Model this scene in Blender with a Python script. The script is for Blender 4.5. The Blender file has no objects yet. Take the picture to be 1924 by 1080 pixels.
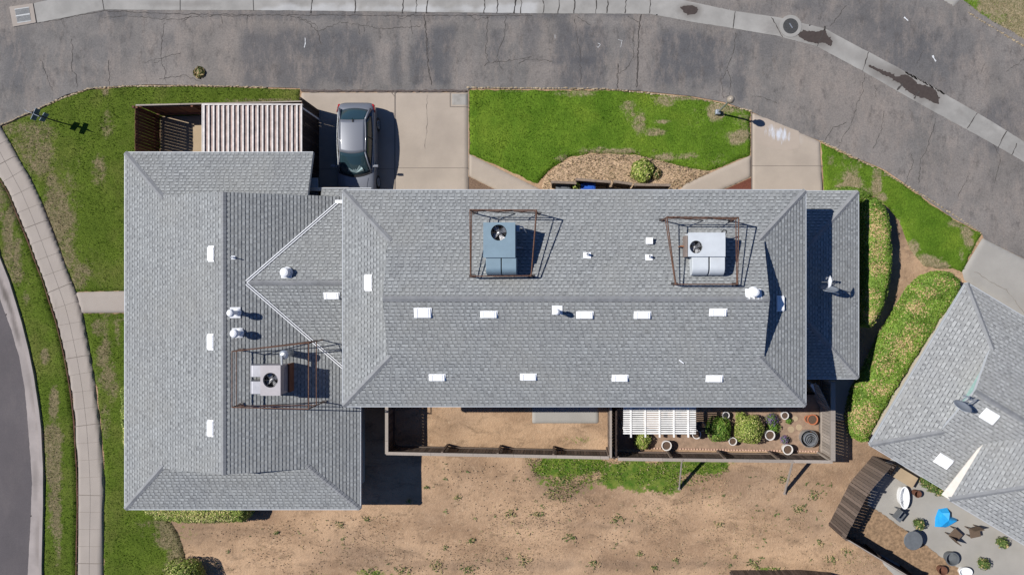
import bpy, bmesh, math, random
import numpy as np
from mathutils import Vector, Matrix
random.seed(7); rng = np.random.default_rng(11)
R = math.radians
# ---------------- camera, sky, sun, exposure ----------------
scn = bpy.context.scene
H = 33.0; S = 40.0; CX = 1060.0; CY = 540.0; FPX = H*S
cam = bpy.data.cameras.new('camera'); camo = bpy.data.objects.new('camera', cam)
scn.collection.objects.link(camo); scn.camera = camo
camo.location = (0, 0, H); camo.rotation_euler = (0, 0, 0)
cam.sensor_width = 36.0; cam.sensor_fit = 'HORIZONTAL'
cam.lens = 36.0*FPX/1924.0
cam.shift_x = (962.0-CX)/1924.0
cam.clip_end = 500
w = bpy.data.worlds.new("World"); scn.world = w; w.use_nodes = True
nt = w.node_tree; bg = nt.nodes['Background']
SUN = Vector((-0.84, 0.22, 1.0)).normalized()      # towards the sun
sky = nt.nodes.new('ShaderNodeTexSky'); sky.sky_type = 'NISHITA'; sky.sun_disc = False
sky.sun_elevation = math.asin(SUN.z); sky.sun_rotation = math.atan2(SUN.x, SUN.y)
sky.air_density = 1.0; sky.dust_density = 0.2; sky.ozone_density = 5.0
tint = nt.nodes.new('ShaderNodeMix'); tint.data_type = 'RGBA'; tint.blend_type = 'MULTIPLY'; tint.inputs[0].default_value = 1
tint.inputs[7].default_value = (.62, .86, 1.22, 1); nt.links.new(sky.outputs[0], tint.inputs[6])
nt.links.new(tint.outputs[2], bg.inputs[0]); bg.inputs[1].default_value = 0.05
sl = bpy.data.lights.new('sun', 'SUN'); sl.energy = 4.6; sl.angle = R(0.5); sl.color = (1.0, 0.965, 0.91)
slo = bpy.data.objects.new('sun', sl); scn.collection.objects.link(slo)
slo.rotation_euler = SUN.to_track_quat('Z', 'Y').to_euler(); slo.location = (-20, 5, 40)
scn.view_settings.view_transform = 'Standard'; scn.view_settings.look = 'None'
scn.view_settings.exposure = 0.28; scn.view_settings.gamma = 1.0
scn.render.engine = 'CYCLES'

# ---------------- helpers ----------------
C = scn.collection
def G(x, y, z=0.0):
    k = (H-z)/FPX
    return ((x-CX)*k, (CY-y)*k, z)
def G2(x, y, z=0.0): return G(x, y, z)[:2]
def tag(o, label=None, cat=None, group=None, kind=None):
    if label: o['label'] = label
    if cat: o['category'] = cat
    if group: o['group'] = group
    if kind: o['kind'] = kind
    return o
def thing(name, loc, label, cat, group=None, rz=0):
    o = bpy.data.objects.new(name, None); C.objects.link(o); o.location = loc; o.rotation_euler = (0, 0, rz)
    o.empty_display_size = 0.2
    return tag(o, label, cat, group)
def world_loc(o):
    v = Vector((0, 0, 0))
    while o is not None:
        v += o.location; o = o.parent
    return v
class MB:
    def __init__(s): s.v = []; s.f = []; s.t = []; s.m = []; s.mi = 0; s.tone = 0.5
    def add(s, vs, fs, tone=None):
        n = len(s.v); s.v.extend([tuple(p) for p in vs])
        for f in fs:
            s.f.append([n+i for i in f]); s.t.append(s.tone if tone is None else tone); s.m.append(s.mi)
        return s
    def box(s, x0, x1, y0, y1, z0, z1, tone=None):
        vs = [(x0,y0,z0),(x1,y0,z0),(x1,y1,z0),(x0,y1,z0),(x0,y0,z1),(x1,y0,z1),(x1,y1,z1),(x0,y1,z1)]
        return s.add(vs, [(3,2,1,0),(4,5,6,7),(0,1,5,4),(1,2,6,5),(2,3,7,6),(3,0,4,7)], tone)
    def rbox(s, c, sx, sy, sz, M=None, tone=None):
        M = M or Matrix.Identity(3); c = Vector(c)
        vs = [c+M@Vector((a*sx/2, b*sy/2, d*sz/2)) for d in (-1,1) for a, b in ((-1,-1),(1,-1),(1,1),(-1,1))]
        return s.add(vs, [(3,2,1,0),(4,5,6,7),(0,1,5,4),(1,2,6,5),(2,3,7,6),(3,0,4,7)], tone)
    def bar(s, a, b, wd, ht=None, up=(0,0,1), tone=None):
        a = Vector(a); b = Vector(b); d = b-a; L = d.length
        if L < 1e-6: return s
        d.normalize(); up = Vector(up)
        if abs(d.dot(up)) > .98: up = Vector((1,0,0))
        r = d.cross(up).normalized(); u = r.cross(d).normalized()
        M = Matrix((d, r, u)).transposed()
        return s.rbox((a+b)/2, L, wd, ht or wd, M, tone)
    def tube(s, pts, r, n=8, cap=True, tone=None):
        pts = [Vector(p) for p in pts]; rr = r if isinstance(r, (list, tuple)) else [r]*len(pts)
        vs = []; fs = []; ref = None
        for i, p in enumerate(pts):
            d = (pts[min(i+1, len(pts)-1)]-pts[max(i-1, 0)]).normalized()
            if ref is None or abs(ref.dot(d)) > .95: ref = Vector((0,0,1)) if abs(d.z) < .9 else Vector((1,0,0))
            a = d.cross(ref).normalized(); b = a.cross(d).normalized(); ref = b
            for k in range(n):
                t = 2*math.pi*k/n; vs.append(p+(a*math.cos(t)+b*math.sin(t))*rr[i])
        for i in range(len(pts)-1):
            for k in range(n): fs.append((i*n+k, i*n+(k+1)%n, (i+1)*n+(k+1)%n, (i+1)*n+k))
        if cap: fs.append(tuple(range(n-1,-1,-1))); fs.append(tuple((len(pts)-1)*n+k for k in range(n)))
        return s.add(vs, fs, tone)
    def lathe(s, c, prof, n=24, tone=None):
        vs = []; fs = []
        for r, z in prof:
            for k in range(n):
                t = 2*math.pi*k/n; vs.append((c[0]+r*math.cos(t), c[1]+r*math.sin(t), c[2]+z))
        for i in range(len(prof)-1):
            for k in range(n): fs.append((i*n+k, i*n+(k+1)%n, (i+1)*n+(k+1)%n, (i+1)*n+k))
        return s.add(vs, fs, tone)
    def prism(s, pts, z0, z1, tone=None):
        n = len(pts)
        a = sum(pts[i][0]*pts[(i+1)%n][1]-pts[(i+1)%n][0]*pts[i][1] for i in range(n))
        if a < 0: pts = pts[::-1]
        vs = [(p[0],p[1],z0) for p in pts]+[(p[0],p[1],z1) for p in pts]
        fs = [tuple(range(n-1,-1,-1)), tuple(range(n,2*n))]+[(i,(i+1)%n,n+(i+1)%n,n+i) for i in range(n)]
        return s.add(vs, fs, tone)
    def build(s, name, mats, parent=None, smooth=False, bevel=0):
        me = bpy.data.meshes.new(name)
        off = world_loc(parent) if parent is not None else Vector((0,0,0))
        me.from_pydata([(p[0]-off.x, p[1]-off.y, p[2]-off.z) for p in s.v], [], s.f)
        if not isinstance(mats, (list, tuple)): mats = [mats]
        for m in mats: me.materials.append(m)
        if len(mats) > 1: me.polygons.foreach_set('material_index', s.m)
        at = me.attributes.new('tone', 'FLOAT', 'FACE'); at.data.foreach_set('value', [float(t) for t in s.t])
        if smooth: me.polygons.foreach_set('use_smooth', [True]*len(me.polygons))
        me.update()
        o = bpy.data.objects.new(name, me); C.objects.link(o)
        if parent is not None: o.parent = parent
        if bevel:
            b = o.modifiers.new('bevel', 'BEVEL'); b.width = bevel; b.segments = 2; b.limit_method = 'ANGLE'
        return o
def copy_tree(o, loc=None, parent=None, label=None):
    c = o.copy(); C.objects.link(c)
    if parent is not None: c.parent = parent
    if loc is not None: c.location = loc
    if label: c['label'] = label
    for ch in [k for k in bpy.data.objects if k.parent == o]: copy_tree(ch, None, c)
    return c
# numpy noise and polygon distance
def vnoise(x, y, sc, seed=0):
    r = np.random.default_rng(seed); T = r.random((256, 256))
    x = np.asarray(x)/sc+1000.3; y = np.asarray(y)/sc+1000.7
    i = np.floor(x).astype(int); j = np.floor(y).astype(int); fx = x-i; fy = y-j
    fx = fx*fx*(3-2*fx); fy = fy*fy*(3-2*fy); i %= 256; j %= 256; i1 = (i+1)%256; j1 = (j+1)%256
    return (T[i,j]*(1-fx)+T[i1,j]*fx)*(1-fy)+(T[i,j1]*(1-fx)+T[i1,j1]*fx)*fy
def fbm(x, y, sc, seed=0, o=4):
    t = 0; a = 1; n = 0
    for k in range(o): t = t+a*vnoise(x, y, sc/2**k, seed+k); n += a; a *= .55
    return t/n
def sdf(px, py, poly):
    P = np.asarray(poly, float); n = len(P); d = np.full(px.shape, 1e9); ins = np.zeros(px.shape, bool)
    for i in range(n):
        a = P[i]; b = P[(i+1)%n]; e = b-a
        t = np.clip(((px-a[0])*e[0]+(py-a[1])*e[1])/max(e@e, 1e-12), 0, 1)
        d = np.minimum(d, np.hypot(px-a[0]-t*e[0], py-a[1]-t*e[1]))
        if a[1] != b[1]:
            c = ((a[1] > py) != (b[1] > py)) & (px < (b[0]-a[0])*(py-a[1])/(b[1]-a[1])+a[0]); ins ^= c
    return np.where(ins, -d, d)
def blob(X, Y, specs):
    """soft marks: (px, py, rx, ry, strength[, angle]) in photo pixels on the ground; returns 0..1"""
    out = np.zeros(X.shape)
    for s in specs:
        cx, cy = G2(s[0], s[1]); a = R(s[5]) if len(s) > 5 else 0; ca, sa = math.cos(a), math.sin(a)
        dx = X-cx; dy = Y-cy; ux = (dx*ca+dy*sa)/(s[2]/S); uy = (-dx*sa+dy*ca)/(s[3]/S)
        d = np.sqrt(ux*ux+uy*uy)+(fbm(X, Y, .9, 31, 5)-.5)*1.5
        out = np.maximum(out, s[4]*np.clip((1.30-d)/.85, 0, 1))
    return out
def srect(X, Y, specs):
    out = np.zeros(X.shape)
    for s in specs:
        x0, y1 = G2(s[0], s[1]); x1, y0 = G2(s[2], s[3]); q = s[5] if len(s) > 5 else .25
        n = (fbm(X, Y, .9, 77)-.5)*.9
        d = np.maximum(np.maximum(x0-X, X-x1), np.maximum(y0-Y, Y-y1))+n
        out = np.maximum(out, s[4]*np.clip(.5-d/q, 0, 1))
    return out
def grid_sheet(name, poly, cell, z, mat, attrs, edge=0.0, dome=0.0, zn=0.0, parent=None, seed=3, drop=0.06):
    """a sheet of small faces inside poly, with named float attributes per vertex"""
    P = np.asarray(poly); x0, y0 = P.min(0)-.3; x1, y1 = P.max(0)+.3
    xs = np.arange(x0, x1, cell); ys = np.arange(y0, y1, cell)
    X, Y = np.meshgrid(xs, ys, indexing='ij')
    D = sdf(X, Y, poly)
    if edge: D = D+(fbm(X, Y, .35, seed, 3)-.5)*2*edge+(vnoise(X, Y, cell*1.1, seed+9)-.5)*edge*.8
    ins = D < 0
    # snap the border vertices onto the outline so that straight edges stay straight
    gx = np.gradient(D, cell, axis=0); gy = np.gradient(D, cell, axis=1); gl = np.maximum(np.hypot(gx, gy), .3)
    near = (np.abs(D) < cell*1.05)
    keep = ins[:-1,:-1] | ins[1:,:-1] | ins[:-1,1:] | ins[1:,1:]
    out = (~ins) & (D < cell*1.6)
    X2 = np.where(out, X-gx/gl*D/gl, X); Y2 = np.where(out, Y-gy/gl*D/gl, Y)
    Z = np.full(X.shape, z)
    if dome: Z = Z-drop*np.clip(1+np.minimum(D, 0)/dome, 0, 1)
    if zn: Z = Z+(fbm(X, Y, .5, seed+5)-.5)*zn
    idx = -np.ones(X.shape, int)
    use = np.zeros(X.shape, bool); use[:-1,:-1] |= keep; use[1:,:-1] |= keep; use[:-1,1:] |= keep; use[1:,1:] |= keep
    idx[use] = np.arange(use.sum())
    V = np.stack([X2[use], Y2[use], Z[use]], 1)
    a = idx[:-1,:-1][keep]; b = idx[1:,:-1][keep]; c = idx[1:,1:][keep]; d = idx[:-1,1:][keep]
    F = np.stack([a,b,c,d], 1)
    me = bpy.data.meshes.new(name); off = world_loc(parent) if parent is not None else Vector((0,0,0))
    me.from_pydata((V-np.array(off)).tolist(), [], F.tolist()); me.materials.append(mat)
    for k, fn in attrs.items():
        at = me.attributes.new(k, 'FLOAT', 'POINT')
        at.data.foreach_set('value', np.clip(fn(X[use], Y[use]), 0, 1).astype(np.float32))
    me.polygons.foreach_set('use_smooth', [True]*len(me.polygons)); me.update()
    o = bpy.data.objects.new(name, me); C.objects.link(o)
    if parent is not None: o.parent = parent
    return o
# ---------------- materials ----------------
class NB:
    def __init__(s, name, rough=.8, metal=0.0, spec=.3):
        s.m = bpy.data.materials.new(name); s.m.use_nodes = True; s.t = s.m.node_tree; s.n = s.t.nodes
        s.p = s.n['Principled BSDF']; s.p.inputs['Roughness'].default_value = rough
        s.p.inputs['Metallic'].default_value = metal; s.p.inputs['Specular IOR Level'].default_value = spec
        s.pos = s.n.new('ShaderNodeNewGeometry').outputs['Position']
    def link(s, a, b): s.t.links.new(a, b)
    def noise(s, sc, det=4, rough=.6, stretch=None, dist=0):
        n = s.n.new('ShaderNodeTexNoise'); n.inputs['Scale'].default_value = sc; n.inputs['Detail'].default_value = det
        n.inputs['Roughness'].default_value = rough; n.inputs['Distortion'].default_value = dist
        if stretch:
            mp = s.n.new('ShaderNodeMapping'); mp.inputs['Scale'].default_value = stretch[:3]
            if len(stretch) > 3: mp.inputs['Rotation'].default_value = (0, 0, stretch[3])
            s.link(s.pos, mp.inputs[0]); s.link(mp.outputs[0], n.inputs['Vector'])
        else: s.link(s.pos, n.inputs['Vector'])
        return n.outputs['Fac']
    def ramp(s, f, a, b):
        r = s.n.new('ShaderNodeMapRange'); s.link(f, r.inputs[0]); r.inputs[1].default_value = a; r.inputs[2].default_value = b
        return r.outputs[0]
    def attr(s, name):
        a = s.n.new('ShaderNodeAttribute'); a.attribute_name = name; return a.outputs['Fac']
    def math(s, op, a, b):
        m = s.n.new('ShaderNodeMath'); m.operation = op
        for i, q in enumerate((a, b)):
            if isinstance(q, (int, float)): m.inputs[i].default_value = q
            else: s.link(q, m.inputs[i])
        return m.outputs[0]
    def mix(s, f, a, b, mode='MIX'):
        m = s.n.new('ShaderNodeMix'); m.data_type = 'RGBA'; m.blend_type = mode
        if isinstance(f, (int, float)): m.inputs[0].default_value = f
        else: s.link(f, m.inputs[0])
        for i, q in ((6, a), (7, b)):
            if isinstance(q, tuple): m.inputs[i].default_value = (*q[:3], 1)
            else: s.link(q, m.inputs[i])
        return m.outputs[2]
    def col(s, c):
        if isinstance(c, tuple): s.p.inputs['Base Color'].default_value = (*c, 1)
        else: s.link(c, s.p.inputs['Base Color'])
        return s
    def bump(s, f, st=.3, dist=.02):
        b = s.n.new('ShaderNodeBump'); b.inputs['Strength'].default_value = st; b.inputs['Distance'].default_value = dist
        s.link(f, b.inputs['Height']); s.link(b.outputs[0], s.p.inputs['Normal']); return s
def plain(name, c, rough=.6, metal=0, var=.12, sc=6, bump=0, spec=.3):
    b = NB(name, rough, metal, spec); n = b.ramp(b.noise(sc, 5), .3, .7)
    b.col(b.mix(n, tuple(x*(1-var) for x in c), tuple(min(1, x*(1+var)) for x in c)))
    if bump: b.bump(b.noise(60, 3), bump, .01)
    return b.m
def m_shingle(name, tint=(1,1,1), v=1.0):
    b = NB(name, .9, 0, .2); t = b.attr('tone')
    dk = tuple(.150*v*q for q in (tint[0]*.97, tint[1]*1.01, tint[2]*1.02)); lt = tuple(.405*v*q for q in (tint[0]*.97, tint[1]*1.01, tint[2]*1.0))
    c = b.mix(b.ramp(t, 0, 1), dk, lt); c = b.mix(b.ramp(t, 0.0, -.5), c, (.055*v, .058*v, .062*v))
    st = b.ramp(b.noise(.35, 5, .6), .42, .72); c = b.mix(b.math('MULTIPLY', st, .40), c, (.285*v, .28*v, .255*v)); s2 = b.ramp(b.noise(.8, 7, .7, (1, .3, 1)), .5, .72); c = b.mix(b.math('MULTIPLY', s2, .28), c, (.18*v, .185*v, .195*v))
    c = b.mix(b.math('MULTIPLY', b.ramp(b.noise(90, 2), .3, .7), .30), c, (.10*v, .10*v, .11*v))
    b.col(c).bump(b.noise(120, 2), .35, .006); return b.m
M = {}
M['shingle'] = m_shingle('roof shingle'); M['shingle2'] = m_shingle('neighbour roof shingle', (1.02, 1, .99), 1.12)
M['cap'] = plain('ridge cap shingle', (.22,.225,.23), .9, 0, .15, 3, .3)
M['drip'] = plain('drip edge', (.42,.44,.46), .5, 0, .06)
M['stucco'] = plain('stucco wall', (.50,.44,.36), .9, 0, .06, 3, .2)
M['white'] = plain('white painted metal', (.80,.81,.82), .45, 0, .04)
M['whitewood'] = plain('white painted wood', (.74,.73,.70), .6, 0, .12, 5, .1)
M['awn'] = plain('weathered cream rib', (.56,.52,.49), .5, 0, .22, 4)
M['cream'] = plain('cream board', (.60,.56,.50), .6, 0, .08)
M['duct'] = plain('pale duct metal', (.36,.36,.385), .35, .4, .08)  # bright sun highlights of the left-wing ducts put into the colour
M['splash'] = plain('thin dried paint', (.47,.49,.53), .8, 0, .18, 8)
M['vent'] = plain('vent paint', (.82,.83,.84), .4, 0, .03)
def m_asphalt(name, c0, c1, warm, sk=1.0):
    b = NB(name, .9, 0, .25)
    big = b.ramp(b.noise(.45, 6, .65), .35, .68); c = b.mix(big, c0, c1)
    c = b.mix(b.math('MULTIPLY', b.ramp(b.noise(.16, 4), .45, .7), .5), c, warm)
    c = b.mix(b.attr('dark'), c, (.068,.072,.083)); c = b.mix(b.attr('light'), c, (.27,.235,.21))
    c = b.mix(b.math('MULTIPLY', b.ramp(b.noise(1.3, 7, .75, (1, .35, 1)), .48, .62), .45*sk), c, (.29,.245,.212)); c = b.mix(b.math('MULTIPLY', b.ramp(b.noise(2.1, 7, .8, (1, .5, 1)), .52, .64), .55*sk), c, (.075,.068,.065)); sp = b.ramp(b.noise(14, 5, .9), .36, .60); c = b.mix(b.math('MULTIPLY', b.math('SUBTRACT', 1.0, sp), .42*max(sk, .4)), c, (.035,.034,.035))
    c = b.mix(b.math('MULTIPLY', b.ramp(b.noise(60, 2, .7), .6, .75), .35), c, (.35,.33,.31))
    b.col(c).bump(b.noise(70, 3), .4, .01); return b.m
M['asphalt'] = m_asphalt('worn asphalt', (.140,.133,.127), (.225,.207,.193), (.28,.238,.205))
M['asphalt2'] = m_asphalt('street asphalt', (.085,.076,.080), (.105,.093,.097), (.105,.09,.092), .10)
def m_concrete(name, c, var=.10, stain=(.28,.24,.2), st=.35, grout=.3):
    b = NB(name, .85, 0, .25)
    q = b.mix(b.ramp(b.noise(.8, 6, .6), .35, .65), tuple(x*(1-var) for x in c), tuple(x*(1+var) for x in c))
    q = b.mix(b.math('MULTIPLY', b.ramp(b.noise(.5, 7, .7, dist=.6), .52, .75), st), q, stain)
    q = b.mix(b.math('MULTIPLY', b.ramp(b.noise(45, 3, .7), .4, .8), .22), q, tuple(x*.6 for x in c))
    q = b.mix(b.attr('dark'), q, (.10,.085,.075)); q = b.mix(b.attr('light'), q, (.66,.68,.70))
    b.col(q).bump(b.noise(50, 3), .25, .006); return b.m
M['drive'] = m_concrete('driveway concrete', (.36,.305,.25), .06)
M['walk'] = m_concrete('pavement concrete', (.325,.285,.25), .05)
M['gutter'] = m_concrete('gutter concrete', (.29,.28,.262), .14, (.17,.16,.15), .7)
M['kerb'] = m_concrete('kerb concrete', (.30,.265,.25), .12, (.15,.14,.13), .5)
M['newcon'] = m_concrete('pale concrete', (.31,.295,.27), .07)
M['joint'] = plain('joint', (.17,.145,.125), .95)
M['crack'] = plain('crack', (.060,.054,.050), 1.0)
def m_lawn(name, g0, g1, yel, dry0=(.27,.20,.12), dry1=(.36,.27,.17)):
    b = NB(name, .95, 0, .1)
    c = b.mix(b.ramp(b.noise(.9, 6, .65), .35, .65), g0, g1)
    c = b.mix(b.math('MULTIPLY', b.ramp(b.noise(.35, 4, .6), .5, .72), .7), c, yel)
    d = b.mix(b.ramp(b.noise(7, 4, .7), .35, .65), dry0, dry1)
    f = b.math('ADD', b.attr('dry'), b.math('MULTIPLY', b.math('SUBTRACT', b.noise(7, 6, .85), .5), 1.9))
    c = b.mix(b.ramp(f, .28, .66), c, d)
    c = b.mix(b.math('MULTIPLY', b.ramp(b.noise(22, 3, .7, (1, .45, 1)), .38, .62), .55), c, tuple(x*.42 for x in g0))
    b.col(c).bump(b.noise(28, 4, .7), .9, .05); return b.m
M['lawn'] = m_lawn('lawn', (.085,.165,.014), (.145,.245,.024), (.23,.30,.035), (.24,.20,.11), (.42,.33,.22))
M['lawnW'] = m_lawn('side lawn', (.080,.122,.014), (.120,.172,.022), (.19,.18,.055), (.17,.150,.075), (.29,.225,.14))
def m_dirt(name):
    b = NB(name, .95, 0, .1)
    c = b.mix(b.ramp(b.noise(.30, 7, .6, (1, 1.7, 1)), .36, .62), (.285,.185,.115), (.46,.310,.195))
    c = b.mix(b.math('MULTIPLY', b.ramp(b.noise(.13, 4), .5, .7), .5), c, (.34,.25,.18))
    c = b.mix(b.math('MULTIPLY', b.ramp(b.noise(1.1, 8, .8, (1, 1.7, 1), .8), .50, .66), .8), c, (.175,.118,.075))
    c = b.mix(b.math('MULTIPLY', b.ramp(b.noise(5, 6, .8, (1,1,1,.5)), .55, .68), .6), c, (.50,.37,.25))
    c = b.mix(b.math('MULTIPLY', b.ramp(b.noise(30, 3, .7), .5, .75), .35), c, (.16,.11,.075))
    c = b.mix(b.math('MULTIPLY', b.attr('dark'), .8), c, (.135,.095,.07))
    gr = b.mix(b.ramp(b.noise(3, 6, .7), .4, .6), (.060,.120,.014), (.15,.19,.035))
    f = b.math('ADD', b.attr('green'), b.math('MULTIPLY', b.math('SUBTRACT', b.noise(6, 5, .75), .5), 1.4))
    c = b.mix(b.ramp(f, .42, .6), c, gr)
    b.col(c).bump(b.noise(9, 6, .7), .8, .05); return b.m
M['dirt'] = m_dirt('dry dirt')
M['mulch'] = plain('red mulch', (.13,.045,.028), .95, 0, .5, 30, .8)
M['mulch2'] = plain('brown mulch', (.16,.105,.07), .95, 0, .5, 30, .8)
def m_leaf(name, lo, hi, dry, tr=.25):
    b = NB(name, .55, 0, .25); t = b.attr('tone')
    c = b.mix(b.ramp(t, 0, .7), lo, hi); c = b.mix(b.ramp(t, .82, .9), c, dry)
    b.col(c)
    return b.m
M['hedge'] = m_leaf('hedge leaf', (.065,.125,.012), (.20,.31,.045), (.50,.36,.18))
M['hedgey'] = m_leaf('sunny shrub leaf', (.11,.17,.025), (.34,.40,.09), (.52,.46,.20))  # the leaves' own yellow-green tones
M['shrub'] = m_leaf('shrub leaf', (.06,.13,.02), (.17,.29,.04), (.33,.36,.10))
M['lav'] = m_leaf('lavender', (.07,.13,.03), (.14,.20,.06), (.22,.12,.34))
M['grass'] = m_leaf('grass blade', (.070,.150,.012), (.185,.320,.030), (.42,.34,.20))
M['weed'] = m_leaf('weed leaf', (.05,.09,.02), (.14,.18,.05), (.40,.30,.15))
M['clod'] = m_leaf('soil clod', (.24,.175,.12), (.42,.32,.21), (.16,.115,.08))
M['bark'] = plain('bark', (.12,.085,.06), .9, 0, .2, 20, .5)
def m_wood(name, c, var=.35, tint=(1,1,1)):
    b = NB(name, .85, 0, .2); t = b.attr('tone')
    q = b.mix(t, tuple(x*(1-var) for x in c), tuple(x*(1+var) for x in c))
    q = b.mix(b.math('MULTIPLY', b.ramp(b.noise(18, 5, .7, (1, 1, .25)), .45, .7), .4), q, tuple(x*.5 for x in c))
    b.col(q); return b.m
M['fence'] = m_wood('weathered fence wood', (.14,.108,.088)); M['fencegrey'] = m_wood('grey fence wood', (.30,.26,.225), .2)
M['fencered'] = m_wood('brown stained wood', (.16,.075,.05)); M['fencedark'] = m_wood('dark stained wood', (.055,.04,.034), .4)  # shade on the patio fence and entry screens is put into this dark wood
M['paver'] = m_concrete('patio tile', (.38,.29,.19), .08)
M['rust'] = plain('rusty steel pipe', (.13,.068,.045), .7, .3, .5, 14)
M['steel'] = plain('dark steel', (.07,.065,.065), .6, .4, .3, 10)
M['galv'] = plain('galvanised steel', (.45,.47,.49), .4, .7, .15, 8)
M['black'] = plain('black rubber', (.018,.018,.02), .7)
M['fandark'] = plain('fan cavity', (.02,.02,.022), .8)
M['acblue'] = plain('blue grey cabinet', (.18,.255,.305), .5, .1, .06, 3)
M['acgrey'] = plain('pale grey cabinet', (.55,.58,.60), .5, .1, .06, 3)
M['acmauve'] = plain('mauve grey cabinet', (.36,.335,.345), .5, .1, .08, 4)
M['fandisc'] = plain('fan blade metal', (.35,.35,.36), .4, .6)
M['copper'] = plain('brown fittings', (.28,.13,.07), .6, .3, .3)
M['terra'] = plain('terracotta', (.42,.14,.065), .8, 0, .15, 8)
M['potwhite'] = plain('glazed pale pot', (.66,.63,.60), .35, 0, .08, 6)
M['potblack'] = plain('black pot', (.03,.032,.04), .35)
M['soil'] = plain('potting soil', (.10,.065,.045), .95, 0, .4, 30, .6)
M['blue'] = plain('blue plastic', (.02,.09,.42), .4); M['greyplastic'] = plain('grey plastic', (.12,.13,.14), .5)
M['cyan'] = plain('bright blue plastic', (.02,.30,.66), .5)
M['teal'] = plain('teal painted wall', (.28,.42,.38), .8)
def m_car(name, c):
    b = NB(name, .42, .15, .4); b.col(c); b.p.inputs['Coat Weight'].default_value = .6; b.p.inputs['Coat Roughness'].default_value = .05; return b.m
M['carpaint'] = m_car('silver car paint', (.15,.16,.185))
gm = NB('dark car glass', .04, 0, .8); gm.col((.022,.045,.055)); M['carglass'] = gm.m  # blue-green base colour stands in for sky reflected in the glass
gm = NB('smoked side glass', .08, 0, .8); gm.col((.06,.055,.04)); M['sideglass'] = gm.m
gm = NB('red lamp lens', .15, 0, .6); gm.col((.35,.02,.02)); M['redlens'] = gm.m
gm = NB('clear lamp lens', .08, 0, .8); gm.col((.55,.57,.6)); M['clearlens'] = gm.m
M['shade'] = plain('silver sunshade', (.20,.27,.28), .4, .4, .2)
gm = NB('wet stain', .25, 0, .5); gm.col(gm.mix(gm.noise(9, 4), (.045,.035,.030), (.085,.068,.058))); M['wet'] = gm.m
M['iron'] = plain('cast iron', (.075,.075,.075), .7, .4, .3, 20)
M['paint'] = plain('worn white paint', (.55,.56,.57), .7, 0, .25, 12)
M['dish'] = plain('grey dish', (.25,.28,.32), .4, .2, .05)
M['signblue'] = plain('blue grey sign plate', (.10,.15,.22), .5)
M['lens'] = plain('lamp globe', (.30,.26,.21), .3)
M['grate'] = plain('grate steel', (.26,.27,.28), .6, .3)
M['fitting'] = plain('brown grey fitting', (.20,.16,.14), .6)
# ================= SETTING =================
def PG(pts, z=0.0): return [G2(x, y, z) for x, y in pts]
def struct(o): o['kind'] = 'structure'; return o
def ground():
    ax = np.concatenate([[-160,-100,-60,-40,-32], np.arange(-28, 23, .14), [26,32,45,80,160]])
    ay = np.concatenate([[-160,-90,-50,-30,-20], np.arange(-15, 15, .14), [18,26,45,80,160]])
    X, Y = np.meshgrid(ax, ay, indexing='ij')
    V = np.stack([X, Y, np.where((abs(X) < 22) & (abs(Y) < 14.5), (fbm(X, Y, 1.1, 4)-.5)*.06-.03, -.05)], -1).reshape(-1, 3)
    n = len(ay); I = np.arange(X.size).reshape(X.shape)
    F = np.stack([I[:-1,:-1], I[1:,:-1], I[1:,1:], I[:-1,1:]], -1).reshape(-1, 4)
    me = bpy.data.meshes.new('ground'); me.from_pydata(V.tolist(), [], F.tolist()); me.materials.append(M['dirt'])
    X = X.ravel(); Y = Y.ravel()
    green = blob(X, Y, [(1085,876,100,24,1),(1190,890,112,32,1),(1310,876,70,18,.9),(1150,902,66,16,.7),(1225,916,44,16,.75),(1035,905,44,14,.5),(1090,825,50,14,.45),
        (1050,930,30,10,.35),(1100,925,45,9,.35),(690,1076,34,12,.7),(760,1082,50,6,.6),(1440,1070,50,8,.6),(350,1000,30,22,.35),(600,1080,30,8,.4)])
    # second: green edge by the corner lot
    green = np.maximum(green, blob(X, Y, [(1840,28,46,14,.9,-35),(1880,44,30,9,.6,-35)]))
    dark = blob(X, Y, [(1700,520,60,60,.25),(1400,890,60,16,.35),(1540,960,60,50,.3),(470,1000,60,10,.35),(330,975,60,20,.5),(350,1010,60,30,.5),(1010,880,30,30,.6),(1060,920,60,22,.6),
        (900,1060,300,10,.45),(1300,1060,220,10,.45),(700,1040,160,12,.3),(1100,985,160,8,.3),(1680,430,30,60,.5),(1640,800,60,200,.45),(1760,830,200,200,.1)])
    a = me.attributes.new('green', 'FLOAT', 'POINT'); a.data.foreach_set('value', green.astype(np.float32))
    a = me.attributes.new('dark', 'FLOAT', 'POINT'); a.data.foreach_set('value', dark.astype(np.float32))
    me.polygons.foreach_set('use_smooth', [True]*len(me.polygons)); me.update()
    o = bpy.data.objects.new('ground', me); C.objects.link(o); struct(o)
ground()
zero = lambda X, Y: np.zeros(X.shape)
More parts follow.
